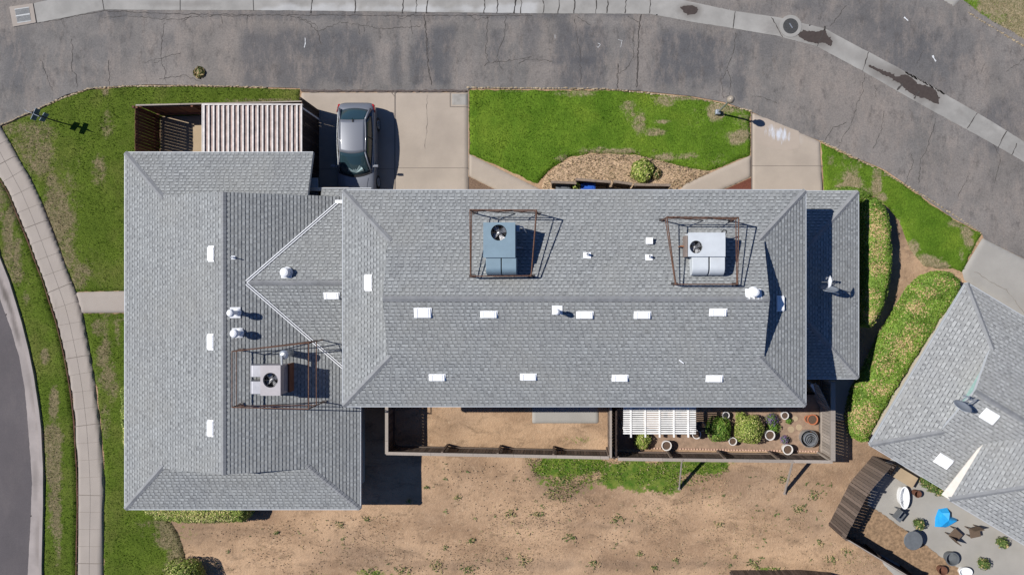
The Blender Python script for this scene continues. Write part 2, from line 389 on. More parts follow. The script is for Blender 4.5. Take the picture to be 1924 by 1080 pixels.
# --- north road ---
road_px = [(-400,-260),(2300,-260),(2300,720),(1924,486),(1846,447),(1846,438),(1790,410),(1740,375),(1700,345),(1660,318),(1600,293),(1541,265),(1480,242),(1440,224),(1411,210),(1360,192),(1300,181),(1200,171),(1130,167),(1060,168),(960,167),(880,166),(879,172),(566,173),(564,166),(500,164),(389,161),(278,159),(222,162),(167,167),(125,178),(97,192),(68,207),(0,237),(-120,330),(-400,420)]
def road_dark(X, Y):
    a = srect(X, Y, [(455,60,700,165,.75,.5),(560,100,620,160,.4,.5),(735,30,755,160,.55),(775,50,850,160,.8,.35),(980,40,1012,110,.5,.4),(1050,45,1140,163,.75,.3),(1165,50,1190,130,.35,.3),
        (1222,60,1360,155,.8,.4),(1350,60,1460,110,.35,.6),(1385,80,1400,180,.6,.2),(0,60,55,170,.5,.6),(180,23,1190,33,.5,.12),(570,160,880,173,.25,.15),(230,40,250,110,.2,.2),(300,60,330,90,.3,.3),(160,70,240,120,.18,.5),(920,60,940,110,.5,.2)])
    b = blob(X, Y, [(1090,115,60,14,.95,0),(1045,115,14,7,1),(1700,90,110,60,.65,-30),(1640,50,110,70,.5,-20),(1780,120,50,70,.5,-30),(1880,230,40,70,.6,-40),(560,95,40,20,.6),
        (1310,150,30,16,.5),(1304,160,5,5,1),(1312,147,5,3,1),(1326,152,4,3,1),(1530,16,60,14,.5),(1390,180,8,22,.7),(1894,117,7,5,.9),(1560,30,60,40,.3),(1440,20,40,14,.35)])
    return np.maximum(a, b)*.85
def road_light(X, Y):
    return .8*blob(X, Y, [(1590,290,90,60,.55,-25),(1560,210,90,40,.45),(1650,240,60,60,.5),(1205,100,22,70,.6),(720,110,16,60,.55),(760,110,10,60,.5),(880,130,40,40,.4),(1020,140,30,30,.45),(1830,150,40,60,.5,-30),(1800,330,60,40,.4),(250,150,90,12,.35),(110,200,60,14,.35)])
road = struct(grid_sheet('road', PG(road_px), .16, .015, M['asphalt'], {'dark': road_dark, 'light': road_light}))
# --- west street ---
ws = [(-400,300),(-60,420),(0,562),(22,623),(36,670),(46,729),(51,776),(55,830),(60,905),(57,988),(53,1058),(50,1400),(-400,1400)]
struct(grid_sheet('street', PG(ws), .3, -.02, M['asphalt2'], {'dark': zero, 'light': zero}, parent=None))
# --- kerb and gutter on the west street ---
gl = [(-60,420),(0,562),(22,623),(36,670),(46,729),(51,776),(55,830),(60,905),(57,988),(53,1058),(50,1400)]
gr = [(-20,400),(0,485),(15,530),(27,572),(38,607),(51,659),(61,707),(70,770),(74.5,804),(78,877),(78,947),(76,1058),(75,1400)]
kr = [(-16,400),(2,481),(20,526),(33,568),(44,605),(57,657),(67,706),(76.5,769),(80.5,804),(84,877),(84,947),(81.5,1058),(81,1400)]
def kg_dark(X, Y): return blob(X, Y, [(12,560,5,50,.9,20),(30,620,5,34,.7,15),(66,900,6,40,.35),(60,740,6,60,.3,10),(72,1020,6,50,.35)])
struct(grid_sheet('gutter', PG(gl+gr[::-1]), .09, .0, M['kerb'], {'dark': kg_dark, 'light': zero}, edge=.02))
kerb = MB()
for a, b, c, d in zip(gr[:-1], gr[1:], kr[:-1], kr[1:]):
    P = [G2(*q) for q in (a, b, d, c)]
    kerb.add([(x, y, .12) for x, y in P]+[(x, y, -.03) for x, y in P], [(0,1,2,3),(0,4,5,1),(3,2,6,7)])
struct(kerb.build('kerb', M['kerb']))
# --- sidewalk slabs ---
swl = [(-30,270),(0,333),(17,360),(33,399),(53,447),(69,491),(83,527),(99,577),(108,604),(122,662),(130.5,707),(136,740),(142,790),(144,834),(147,880),(148.6,947),(147,1016),(146,1080),(145,1300)]
swr = [(-30,150),(0,236),(21,272),(36,300),(55.5,333),(72,366),(89,408),(111,466),(128,513),(143,549),(153,580),(158,609),(169,665),(178,718),(183,762),(189,807),(193,863),(196,919),(195,960),(193.6,1058),(193.5,1300)]
sw = grid_sheet('sidewalk', PG(swl+swr[::-1]), .12, .09, M['walk'], {'dark': lambda X, Y: .25*blob(X, Y, [(120,640,5,80,1,12),(148,960,4,80,1)]), 'light': zero}, dome=.04, drop=.1)
struct(sw)
def along(pl, t):
    P = [Vector(G2(*q)) for q in pl]; L = [(P[i+1]-P[i]).length for i in range(len(P)-1)]; s = t
    for i, l in enumerate(L):
        if s <= l or i == len(L)-1: return P[i].lerp(P[i+1], s/l)
        s -= l
def plen(pl):
    P = [Vector(G2(*q)) for q in pl]; return sum((P[i+1]-P[i]).length for i in range(len(P)-1))
def nearest(pl, p):
    best = None
    P = [Vector(G2(*q)) for q in pl]
    for i in range(len(P)-1):
        e = P[i+1]-P[i]; t = max(0, min(1, (p-P[i]).dot(e)/e.dot(e))); q = P[i]+e*t
        if best is None or (q-p).length < best[0]: best = ((q-p).length, q)
    return best[1]
def ribbon(mb, pts, wd, z):
    """flat strip through world points"""
    P = [Vector(p[:2]) for p in pts]; n = len(P); L = []
    for i in range(n):
        d = (P[min(i+1, n-1)]-P[max(i-1, 0)]); d = d.normalized() if d.length else Vector((1,0))
        w2 = wd[i] if isinstance(wd, (list, tuple)) else wd
        q = Vector((-d.y, d.x))*w2/2; L.append((P[i]+q, P[i]-q))
    vs = [(p.x, p.y, z) for ab in L for p in ab]
    mb.add(vs, [(2*i, 2*i+1, 2*i+3, 2*i+2) for i in range(n-1)])
jb = MB(); mid = []
T = plen(swl); k = 0; s = .45
while s < T:
    p = along(swl, s); q = nearest(swr, p); d = (q-p); 
    ribbon(jb, [p+d*.0, q], .030 if k % 4 == 1 else .010, .096); mid.append(p+d*.5); s += .80; k += 1
ribbon(jb, mid, .008, .0965)
struct(jb.build('sidewalk_joints', M['joint']))
# red-brown soil line along the west edge of the sidewalk
rb = MB(); N = 90
ribbon(rb, [along(swl, plen(swl)*i/N)+Vector((-.03, 0)) for i in range(N+1)], [.025+.045*random.random() for _ in range(N+1)], .084)
struct(rb.build('soil_edge', plain('edge soil', (.10,.05,.035), .95, 0, .5, 20)))
# --- front path ---
struct(grid_sheet('path', PG([(143.5,549),(300,545),(300,587),(154.5,588)]), .12, .088, M['walk'], {'dark': zero, 'light': zero}, dome=.03, drop=.08))
# --- driveways and walks (north) ---
def slab(name, px, z=.05, mat='drive', cell=.12, at=None, **k):
    return struct(grid_sheet(name, PG(px), cell, z, M[mat], at or {'dark': zero, 'light': zero}, dome=.03, drop=.07, **k))
slab('driveway', [(566,174),(879.5,174),(879.5,400),(566,400)], at={'dark': lambda X, Y: .16*blob(X, Y, [(800,330,40,20,1),(640,250,60,60,1),(830,260,30,70,.8),(770,310,20,40,.8)]), 'light': zero})
slab('walkway', [(880.5,289),(1018,357),(1040,400),(1000,400),(936,359),(880.5,331)], .048)
slab('driveway', [(1412,212),(1440,222),(1480,238),(1541,266),(1548,400),(1412,400)], at={'dark': lambda X, Y: .2*blob(X, Y, [(1500,300,30,12,.5),(1493,285,6,4,.9)]),
   'light': lambda X, Y: .35*blob(X, Y, [(1466,250,30,30,.85),(1440,240,16,26,.8),(1480,262,24,14,.8),(1450,272,20,6,.6)])*np.clip(fbm(X*3, Y*.6, .25, 91)*2.6-.55, 0, 1)})
slab('walkway', [(1411,292),(1411,333),(1352,359),(1330,400),(1240,400),(1288,345)], .048)
slab('driveway', [(1846.5,447),(1924,486),(2100,570),(2100,760),(1924,600),(1812,526),(1808,510)], .05, 'newcon', .16)
slab('driveway', [(1740,-60),(1818,-60),(1806,0),(1792,14),(1768,0)], .05, 'newcon')
slab('concrete_patch', [(846.5,174.5),(879,174.5),(879,201),(846.5,201)], .056, 'newcon', .08, {'dark': lambda X, Y: .5*np.clip(fbm(X, Y, .3, 5)*3-1.7, 0, 1), 'light': zero})
slab('patio_floor', [(300,218),(605,208),(605,420),(300,420)], .03, 'paver')
slab('patio_floor', [(1000,740),(1125,740),(1125,795),(1000,795)], .05, 'newcon')
slab('concrete_strip', [(1640,880),(1700,850),(2000,1010),(2000,1300),(1840,1240),(1660,1060),(1630,950)], .03, 'newcon', .2)
slab('concrete_strip', [(1540,600),(1608,600),(1608,790),(1540,790)], .03, 'walk', .2)
struct(grid_sheet('mulch', PG([(1354,360),(1411.5,334),(1411.5,400),(1354,400)]), .05, .04, M['mulch'], {}, edge=.01, zn=.04))
struct(grid_sheet('mulch', PG([(880,332),(934,359),(934,400),(880,400)]), .05, .04, M['mulch2'], {}, edge=.01, zn=.04))
# joints and cracks in the driveways
j = MB()
for a, b, w_ in [((742.5,174),(742.5,400),.05),((879.8,166),(879.8,400),.035),((744,316),(880,316),.018),((566,318),(742,318),.018),((846,174),(846,201),.03),((846,201.5),(880,201.5),.03),
                 ((1411.5,210),(1411.5,400),.03),((1412,312),(1546,312),.018),((735,174),(742,182),.02)]:
    ribbon(j, [G2(*a), G2(*b)], w_, .0605)
struct(j.build('driveway_joints', M['joint']))
def crack(mb, px, w_, z, wob=1.4, step=5):
    pts = []
    for (x0,y0),(x1,y1) in zip(px[:-1], px[1:]):
        n = max(2, int(math.hypot(x1-x0, y1-y0)/step))
        for i in range(n):
            t = i/n; pts.append(G2(x0+(x1-x0)*t+random.uniform(-wob,wob), y0+(y1-y0)*t+random.uniform(-wob,wob)))
    pts.append(G2(*px[-1])); ribbon(mb, pts, [w_*random.uniform(.35,1.3) for _ in pts], z)
cr = MB()
for px in [((802,178),(803,230),(799,280)),]: crack(cr, px, .012, .061)
for px in [((1830,510),(1862,530),(1890,545),(1924,590)),]: crack(cr, px, .02, .061)
cr2 = MB()
roadcr = [((135,75),(137,105),(133,128),(143,142),(145,165)),((310,43),(303,80),(304,115),(290,118)),((304,115),(312,135),(311,152)),((75,110),(90,145),(100,172)),((205,115),(206,160)),
 ((195,35),(235,30),(330,38),(345,35),(400,30),(480,30)),((540,30),(575,38),(595,48),(604,85)),((560,32),(600,60),(640,42),(660,45),(720,55),(790,50)),((675,45),(676,65)),((685,50),(684,60)),((745,30),(755,35),(778,28)),((770,40),(776,65)),
 ((797,28),(801,60),(803,100),(805,130),(811,160)),((917,30),(915,70),(913,100),(918,118),(910,125)),((950,30),(947,70),(938,95),(935,110),(943,130)),((918,118),(945,116),(980,112),(1000,108)),((415,30),(418,45)),((465,30),(464,45)),
 ((880,28),(895,38),(920,32)),((1080,35),(1083,70),(1090,95),(1092,160)),((1204,27),(1200,60),(1198,130),(1196,165)),((1190,60),(1190,110),(1175,130),(1160,140),(1160,165)),((1383,60),(1378,100),(1365,130)),((1366,132),(1355,150),(1358,185),(1371,180),(1373,150),(1366,132)),
 ((1080,30),(1110,48)),((1180,32),(1200,42)),((1625,140),(1620,165),(1622,172),(1610,195),(1600,235),(1585,255),(1575,277)),((1645,165),(1646,185)),((1758,222),(1750,250),(1742,280),(1730,300),(1725,345)),((1660,210),(1655,250),(1640,280)),((1550,265),(1565,240),(1590,230)),
 ((1735,95),(1722,120)),((1590,10),(1575,30),(1560,50)),((1924,110),(1905,125),(1890,135)),((1850,120),(1840,140)),((1700,345),(1715,310),(1712,290)),((1820,330),(1800,370)),((1860,260),(1880,300),(1870,340)),((1424,180),(1460,195)),
 ((270,118),(340,100)),((345,40),(360,30)),((300,150),(345,142),(375,152)),((1040,115),(990,112),(975,120))]
for p in roadcr: crack(cr2, p, .024, .0195, 1.8, 4)
for p in [((1204,27),(1200,60),(1198,130),(1196,165)),((797,28),(801,60),(803,100),(805,130),(811,160)),((1160,165),(1161,120))]: crack(cr2, p, .045, .0185)
# dark seam along the edge of the gutter and tufts of dry grass at the verge
crack(cr2, ((70,45),(195,21),(340,27),(480,29),(760,30),(1000,30)), .03, .0192)
struct(cr2.build('road_cracks', M['crack'])); struct(cr.build('driveway_cracks', M['joint']))
pa = MB()
for px, w_ in [(((573,72),(574,82),(572,90)),.06),(((1123,82),(1128,84),(1124,90),(1121,87)),.035),(((1161,75),(1169,77),(1166,90)),.03),(((1043,66),(1043,74)),.02),(((1698,33),(1706,40)),.12),(((1752,105),(1758,116)),.12),(((1370,18),(1371,19)),.02),(((1480,42),(1487,54)),.02)]:
    crack(pa, px, w_*.7, .0205, .5, 3)
struct(pa.build('road_marks', M['paint']))
# reddish rough seam where driveway meets road
sm = MB(); ribbon(sm, [G2(x, 171+random.uniform(-1,1)) for x in range(566, 882, 6)], [.10*random.uniform(.6,1.3) for _ in range(566, 882, 6)], .022)
struct(sm.build('road_seam', plain('asphalt seam', (.10,.08,.072), .95, 0, .4, 14)))
# --- concrete valley gutter across the north road ---
gb = [(25,52),(70,44),(195,19),(340,20),(480,20),(760,23),(1000,26),(1220,27),(1300,42),(1370,53),(1460,68),(1535,88),(1620,134),(1700,180),(1790,230),(1860,268),(1924,305),(2100,410)]
gt = [(18,14),(63,7),(95,0),(300,-30),(480,-34),(1000,-30),(1240,-6),(1279,0),(1377,21),(1424,28),(1466,34),(1513,46),(1549,54),(1602,83),(1635,100),(1702,136),(1766,172),(1835,212),(1891,246),(1924,267),(2100,370)]
struct(grid_sheet('valley_gutter', PG(gb+gt[::-1]), .09, .026, M['gutter'], {'dark': lambda X, Y: .55*blob(X, Y, [(1296,20,24,13,1),(1532,72,44,20,1,-12),(1700,158,80,20,1,-30),(340,8,60,5,.5),(1480,60,60,14,.5,-15),(1580,92,60,10,.3,-30)]), 'light': lambda X, Y: .25*srect(X, Y, [(480,14,1000,22,1,.2)])}, edge=.012))
gj = MB()
for a, b, w_ in [((63,7),(70,44),.035),((193,0),(196,19),.03),((339,0),(339,20),.03),((476,0),(477,21),.03)]: ribbon(gj, [G2(*a), G2(*b)], w_, .033)
for x in (586,668,758,783,803,911,935,968,967,980,1022,1050,1080,1121,1142,1176,1222): crack(gj, ((x+random.uniform(-3,3),-5),(x,10),(x-2,26)), .045, .033, 1.2, 5)
crack(gj, ((1381,22),(1377,55)), .04, .033, .6); 
for a, b in [((1449,33),(1470,70)),((1549,55),(1535,88)),((1631,99),(1620,135)),((1835,213),(1816,242)),((1890,247),(1874,278)),((1910,270),(1900,292))]: crack(gj, (a, b), .04, .033, .7)
for a, b in [((1695,158),(1685,170)),((1726,172),(1717,186)),((1549,50),(1549,58))]: crack(gj, (a, b), .08, .033, .5)
for t in range(30):
    x = random.uniform(1700,1770); crack(gj, ((x, 138+(x-1702)*.55-2),(x+6, 138+(x-1702)*.55+4)), .05, .0335, 1, 2)
struct(gj.build('gutter_joints', M['crack']))
def wetpoly(px, z):
    P = np.array(PG(px)); return P
wet1 = [(1279,14),(1290,10),(1302,11),(1312,18),(1308,26),(1295,30),(1284,24)]
wet2 = [(1497,66),(1510,57),(1535,59),(1549,58),(1556,70),(1563,78),(1562,88),(1550,82),(1530,82),(1512,76)]
wet3 = [(1632,123),(1640,124),(1656,134),(1672,136),(1682,144),(1703,141),(1714,146),(1722,158),(1740,160),(1758,170),(1764,185),(1763,195),(1752,194),(1738,186),(1722,180),(1706,172),(1690,158),(1670,146),(1650,136),(1636,130)]
for i, wp in enumerate((wet1, wet2, wet3)):
    struct(grid_sheet('wet_stain', PG(wp), .05, .0315, M['wet'], {}, edge=.06, seed=20+i))
# --- lawns ---
def tree_dry(specs): return lambda X, Y: np.clip(blob(X, Y, specs)*(.55+.9*fbm(X, Y, .45, 71, 4))+np.clip(fbm(X, Y, 2.6, 72, 4)-.50, 0, 1)*.9, 0, 1)
lawnN = [(881,168),(960,169),(1060,170),(1130,168),(1200,173),(1300,183),(1360,194),(1410,210),(1410,291),(1335,322),(1300,318),(1250,306),(1195,292),(1110,289),(1070,297),(1040,315),(1022,332),(1010,346),(881,288)]
dryN = [(1080,176,40,8,.45),(1180,205,24,22,.6),(1200,230,14,34,.55),(1235,250,26,8,.85),(1247,230,18,5,.75),(1190,215,10,10,.7),(1290,185,60,5,.6),(1375,205,40,14,.75),(1347,212,16,14,1),(1385,255,24,14,.7),(1395,225,20,20,.5),(1160,285,80,9,.75),(1250,296,50,10,.7),(1130,280,20,8,.5),(1060,300,20,10,.6),(1250,192,20,10,.5),(950,172,70,3,.4),(1100,168,120,4,.6)]
zl = .075
LAWNS = []
def lawn(px, dry, mat, edge=.05, z=zl, n=110):
    poly = PG(px); o = struct(grid_sheet('lawn', poly, .07, z, M[mat], {'dry': tree_dry(dry)}, edge=edge, dome=.14, drop=.11, zn=.05)); LAWNS.append((poly, dry, mat, z, n)); return o
lawn(lawnN, dryN, 'lawn')
lawnW = [(-120,330),(0,238),(68,208),(97,193),(125,179),(167,168),(222,163),(278,160),(389,162),(500,165),(564,167),(565,192),(300,214),(296,230),(296,545),(300,700),(296,545),(143,548),(128,512),(111,465),(89,407),(72,365),(55.5,332),(36,299),(21,271),(0,235)]
lawnW = [(-120,330),(0,239),(68,209),(97,194),(125,180),(167,169),(222,164),(278,161),(389,163),(500,166),(563,168),(565,194),(566,212),(300,220),(300,546),(143.5,548),(128.5,512),(111.5,465),(89.5,407),(72.5,365),(56,332),(36.5,299),(21.5,271),(0,235)]
dryW = [(80,290,36,60,.6),(105,370,26,60,.75),(115,410,22,40,.8),(60,265,40,30,.5),(130,440,18,70,.5),(205,230,14,40,.45),(190,320,18,30,.55),(30,240,40,20,.5),(200,172,8,10,.8),(120,340,40,60,.35),(150,525,14,20,.6),(160,510,14,12,.5),(80,250,50,10,.4),(245,162,260,3,.5),(60,215,40,6,.6),(500,190,80,5,.6)]
lawn(lawnW, dryW, 'lawnW', .03)
lawnW2 = [(155,589),(300,588),(300,960),(322,980),(334,1000),(344,1025),(350,1060),(340,1300),(194.5,1300),(194.5,1058),(196,960),(197,919),(194,863),(190,807),(184,762),(179,718),(170,665),(159,609)]
lawn(lawnW2, [(200,650,20,60,.75),(185,620,12,20,.6),(222,620,12,50,.6),(205,700,18,40,.55),(200,790,10,40,.4),(215,735,14,30,.4),(325,1000,44,40,1.1),(350,1050,40,70,1.2),(300,985,30,16,.6),(290,980,30,10,.5),(235,600,50,6,.4)], 'lawnW', .05)
verge = [(-16,395),(-4,345)]+swl[1:]; verge = [(-60,300),(-31,270),(-1,333)]+[(x-2.5,y) for x,y in swl[2:]]+[(85,1300)]+[(x+1,y) for x,y in kr[::-1]]
lawn(verge, [(20,440,12,70,.75),(35,480,16,60,.65),(52,560,9,16,.7),(88,668,9,20,.7),(104,760,10,40,.85),(103,850,18,60,1),(106,900,18,90,1),(110,960,12,50,.9),(112,1030,8,40,.5),(5,380,14,40,.5)], 'lawnW', .025, .10)
lawnE = [(1542,267),(1600,295),(1660,320),(1700,347),(1740,377),(1790,412),(1845,439),(1808,512),(1790,506),(1760,506),(1735,500),(1712,470),(1700,440),(1690,415),(1670,390),(1640,368),(1600,420),(1549,360)]
lawn(lawnE, [(1645,345,12,30,.9),(1655,372,14,12,.8),(1715,470,14,24,1),(1735,495,30,22,1.1),(1765,505,20,14,1),(1715,510,30,40,1.2),(1815,440,14,14,.9),(1818,455,12,16,.8),(1795,420,14,8,.7),(1805,480,8,20,.5),(1700,560,40,60,1.3),(1660,330,60,3,.6),(1610,520,60,200,1.3),(1680,520,20,90,1.3),(1560,300,8,14,.4)], 'lawn')
lawnNE = [(1808,3),(1830,20),(1860,40),(1900,62),(1960,100),(1960,-60),(1815,-60),(1806,-6)]
lawn(lawnNE, [(1890,10,70,40,1.3),(1924,50,50,50,1.3),(1910,80,40,20,.9),(1840,-30,40,26,1.2)], 'lawn')
# planting mound of dry straw in front of the entry screen
mound = [(1018,357),(1020,345),(1024,332),(1042,314),(1072,296),(1112,288),(1196,290),(1252,304),(1302,316),(1338,322),(1290,346),(1262,360),(1240,380),(1040,380)]
struct(grid_sheet('planting_bed', PG(mound), .06, .10, plain('dry straw', (.40,.285,.185), .95, 0, .45, 16, .9), {}, edge=.05, dome=.4, drop=.12, zn=.06))
# --- blades of grass and weeds (nobody could count them) ---
def scatter_blades(name, poly, n_m2, dryf, z, label, hgt=.07, mat='grass', keepf=None, drys=.95):
    P = np.asarray(poly); x0, y0 = P.min(0); x1, y1 = P.max(0)
    x0 = max(x0, -27.5); x1 = min(x1, 22.5); y0 = max(y0, -14.5); y1 = min(y1, 14.5)
    n = int((x1-x0)*(y1-y0)*n_m2); X = rng.uniform(x0, x1, n); Y = rng.uniform(y0, y1, n)
    D = sdf(X, Y, poly)+(fbm(X, Y, .35, 3, 3)-.5)*.08; k = D < -.015
    if keepf is not None: k &= rng.random(n) < keepf(X, Y)
    X = X[k]; Y = Y[k]; D = D[k]; n = len(X); dr = dryf(X, Y) if dryf else np.zeros(n)
    a = rng.uniform(0, 2*np.pi, n); ln = rng.uniform(.4, 1.1, n)*hgt; wd = rng.uniform(.010, .022, n); lean = rng.uniform(.1, .9, n)*ln; b = rng.uniform(0, 2*np.pi, n)
    zz = z-.02-.08*np.clip(1+D/.14, 0, 1)*(D > -.14)
    V = np.zeros((n, 3, 3)); V[:,0] = np.stack([X-np.cos(a)*wd, Y-np.sin(a)*wd, zz], 1); V[:,1] = np.stack([X+np.cos(a)*wd, Y+np.sin(a)*wd, zz], 1)
    V[:,2] = np.stack([X+np.cos(b)*lean, Y+np.sin(b)*lean, zz+.02+ln], 1)
    me = bpy.data.meshes.new(name); me.from_pydata(V.reshape(-1, 3).tolist(), [], np.arange(n*3).reshape(-1, 3).tolist()); me.materials.append(M[mat])
    tone = np.clip(fbm(X, Y, 1.3, 8)*.9-.1+rng.uniform(-.25, .25, n), 0, .78); tone = np.where(rng.random(n) < dr*1.15-.22, drys, tone)
    at = me.attributes.new('tone', 'FLOAT', 'FACE'); at.data.foreach_set('value', tone.astype(np.float32)); me.update()
    o = bpy.data.objects.new(name, me); C.objects.link(o); return tag(o, label, 'grass', kind='stuff')
lab = ['bright green mown grass between the two driveways', 'olive green side lawn grass beside the curved sidewalk', 'patchy grass of the lower left lawn', 'grass of the narrow verge between kerb and sidewalk', 'green grass of the lawn right of the second driveway', 'grass and straw on the top right corner lot']
for (poly, dry, mat, z, n), l in zip(LAWNS, lab): scatter_blades('grass', poly, 330 if mat == 'lawn' else 260, tree_dry(dry), z, l)
patch = PG([(985,858),(1370,868),(1372,885),(1330,905),(1255,925),(1240,935),(1200,912),(1150,905),(1105,910),(1060,945),(1035,935),(1020,905),(990,890)])
scatter_blades('grass', patch, 420, lambda X, Y: .25+.35*fbm(X, Y, .9, 88)+0*X, .02, 'green grass patch on the dirt along the garden fence', .10, keepf=lambda X, Y: np.clip((fbm(X, Y, .8, 19, 5)-.32)*6, .05, 1))
straw = scatter_blades('straw', PG(mound), 420, lambda X, Y: 1.2+0*X, .10, 'dry straw covering the planting bed before the dark screen', .12)
straw['category'] = 'straw'
# --- weeds and litter over the dirt ---
def litter(name, poly, n, mat, label, size=(.05,.14), keepf=None, cat='weeds'):
    P = np.asarray(poly); mb = MB(); c = 0; tries = 0
    while c < n and tries < n*20:
        tries += 1
        x = random.uniform(P[:,0].min(), P[:,0].max()); y = random.uniform(P[:,1].min(), P[:,1].max())
        if sdf(np.array([x]), np.array([y]), poly)[0] > -.1: continue
        if fbm(np.array([x]), np.array([y]), 2.0, 55)[0] < random.uniform(.3,.62): continue
        c += 1; r = random.uniform(*size)*random.choice((.5,.7,1)); tn = random.random()
        for k in range(random.randint(3, 8)):
            a = random.uniform(0, 6.28); d = r*random.uniform(.1,.8); px = x+math.cos(a)*d; py = y+math.sin(a)*d; l = r*random.uniform(.25,.5); b = a+random.uniform(-.6,.6)
            z = random.uniform(.0,.03); e = Vector((math.cos(b), math.sin(b), 0))*l; q = Vector((-math.sin(b), math.cos(b), 0))*l*.35; p = Vector((px, py, z))
            mb.add([p-e, p+q+Vector((0,0,.02)), p+e+Vector((0,0,l*.5)), p-q+Vector((0,0,.02))], [(0,1,2,3)], tn)
    o = mb.build(name, M[mat]); return tag(o, label, cat, kind='stuff')
yard = PG([(345,990),(680,965),(780,960),(780,865),(1000,870),(1100,930),(1250,940),(1380,880),(1580,880),(1620,860),(1590,900),(1548,990),(1690,1080),(345,1080)])
litter('weeds', yard, 210, 'weed', 'small scattered weeds and dry leaves on the bare dirt lot', (.06,.17))
def pebbles(name, poly, n, mat, label, r=(.01,.035)):
    P = np.asarray(poly); mb = MB()
    X = rng.uniform(P[:,0].min(), P[:,0].max(), n); Y = rng.uniform(P[:,1].min(), P[:,1].max(), n); k = (sdf(X, Y, poly) < 0) & (fbm(X, Y, 1.2, 66) > rng.uniform(.35, .6, n))
    for x, y in zip(X[k], Y[k]):
        s = random.uniform(*r); a = random.uniform(0, 6.28); ca, sa = math.cos(a)*s, math.sin(a)*s
        mb.add([(x+ca,y+sa,0),(x-sa,y+ca,0),(x-ca*.7,y-sa*.7,0),(x+sa,y-ca,0),(x,y,s*1.1)], [(0,1,4),(1,2,4),(2,3,4),(3,0,4)], random.random())
    return tag(mb.build(name, M[mat]), label, 'clods', kind='stuff')
pebbles('dirt_clods', yard, 3600, 'clod', 'crumbs of dry soil strewn over the bare dirt lot') if 'clod' in M else None

# worn paint splash on the second driveway
nbm = NB('brushed thin paint', .8, 0, .2)
f_ = nbm.math('ADD', nbm.attr('dens'), nbm.math('MULTIPLY', nbm.math('SUBTRACT', nbm.noise(7, 5, .7, (1.6, .28, 1)), .5), 1.5))
nbm.col(nbm.mix(nbm.ramp(f_, .38, .72), nbm.mix(nbm.ramp(nbm.noise(.8, 6), .35, .65), (.34,.285,.235), (.38,.32,.265)), (.50,.52,.56)))
def dens(X, Y): return np.clip(np.minimum(-sdf(X, Y, PG([(1434,226),(1458,220),(1484,232),(1497,246),(1495,272),(1478,280),(1450,274),(1428,264),(1424,244)]))/.5, 1)*.60, 0, 1)
struct(grid_sheet('paint_splash', PG([(1436,222),(1442,224),(1480,240),(1500,247),(1502,278),(1480,284),(1448,280),(1420,270),(1418,240),(1426,224)]), .04, .0555, nbm.m, {'dens': dens}))
# clumps of taller weeds on the dirt lot
wc = MB()
for px, py, r_ in [(1010,965,.22),(1070,1008,.28),(886,1015,.16),(1160,975,.3),(957,965,.24),(985,1052,.3),(1115,1058,.25),(640,985,.16),(690,975,.14),(460,972,.2),(520,1000,.12),(860,935,.12),(1035,925,.35),(1060,900,.2),(1420,1060,.3),(1455,1072,.3),
      (1540,1020,.2),(1560,1050,.25),(1590,1035,.2),(1270,1050,.14),(1350,985,.18),(820,1060,.35),(760,1074,.35),(700,1074,.4),(880,1068,.3),(1200,1040,.16),(1230,1065,.2),(770,940,.12),(800,915,.1),(1500,955,.3),(1530,930,.3),(1475,900,.25)]:
    cx_, cy_ = G2(px, py)
    for k in range(int(130*r_)+8):
        a_ = random.uniform(0, 6.28); d_ = r_*math.sqrt(random.random())*random.uniform(.4,1.5); x_ = cx_+math.cos(a_)*d_*1.2; y_ = cy_+math.sin(a_)*d_*.8; l_ = random.uniform(.03,.08); b_ = random.uniform(0, 6.28)
        e_ = Vector((math.cos(b_), math.sin(b_), 0))*l_; s_ = Vector((-math.sin(b_), math.cos(b_), 0))*l_*.35; p_ = Vector((x_, y_, random.uniform(.0,.06)))
        wc.add([p_-e_, p_+s_, p_+e_+Vector((0,0,l_*.6)), p_-s_], [(0,1,2,3)], random.choice((.1,.3,.6,.95,.95)))
tag(wc.build('weed_clumps', M['weed']), 'olive and straw coloured weed clumps dotted over the bare dirt lot', 'weeds', kind='stuff')
scatter_blades('dry_grass', yard, 90, None, .01, 'thin dry grass stubble over the bare dirt lot', .06, 'grass', keepf=lambda X, Y: np.clip((fbm(X, Y, 1.6, 29, 5)-.47)*7, .0, 1), drys=.95)
for ob in bpy.data.objects:
    if ob.name.startswith('dry_grass'):
        a_ = ob.data.attributes['tone']; a_.data.foreach_set('value', np.where(rng.random(len(ob.data.polygons)) < .93, .97, .3).astype(np.float32)); ob['category'] = 'dry grass'
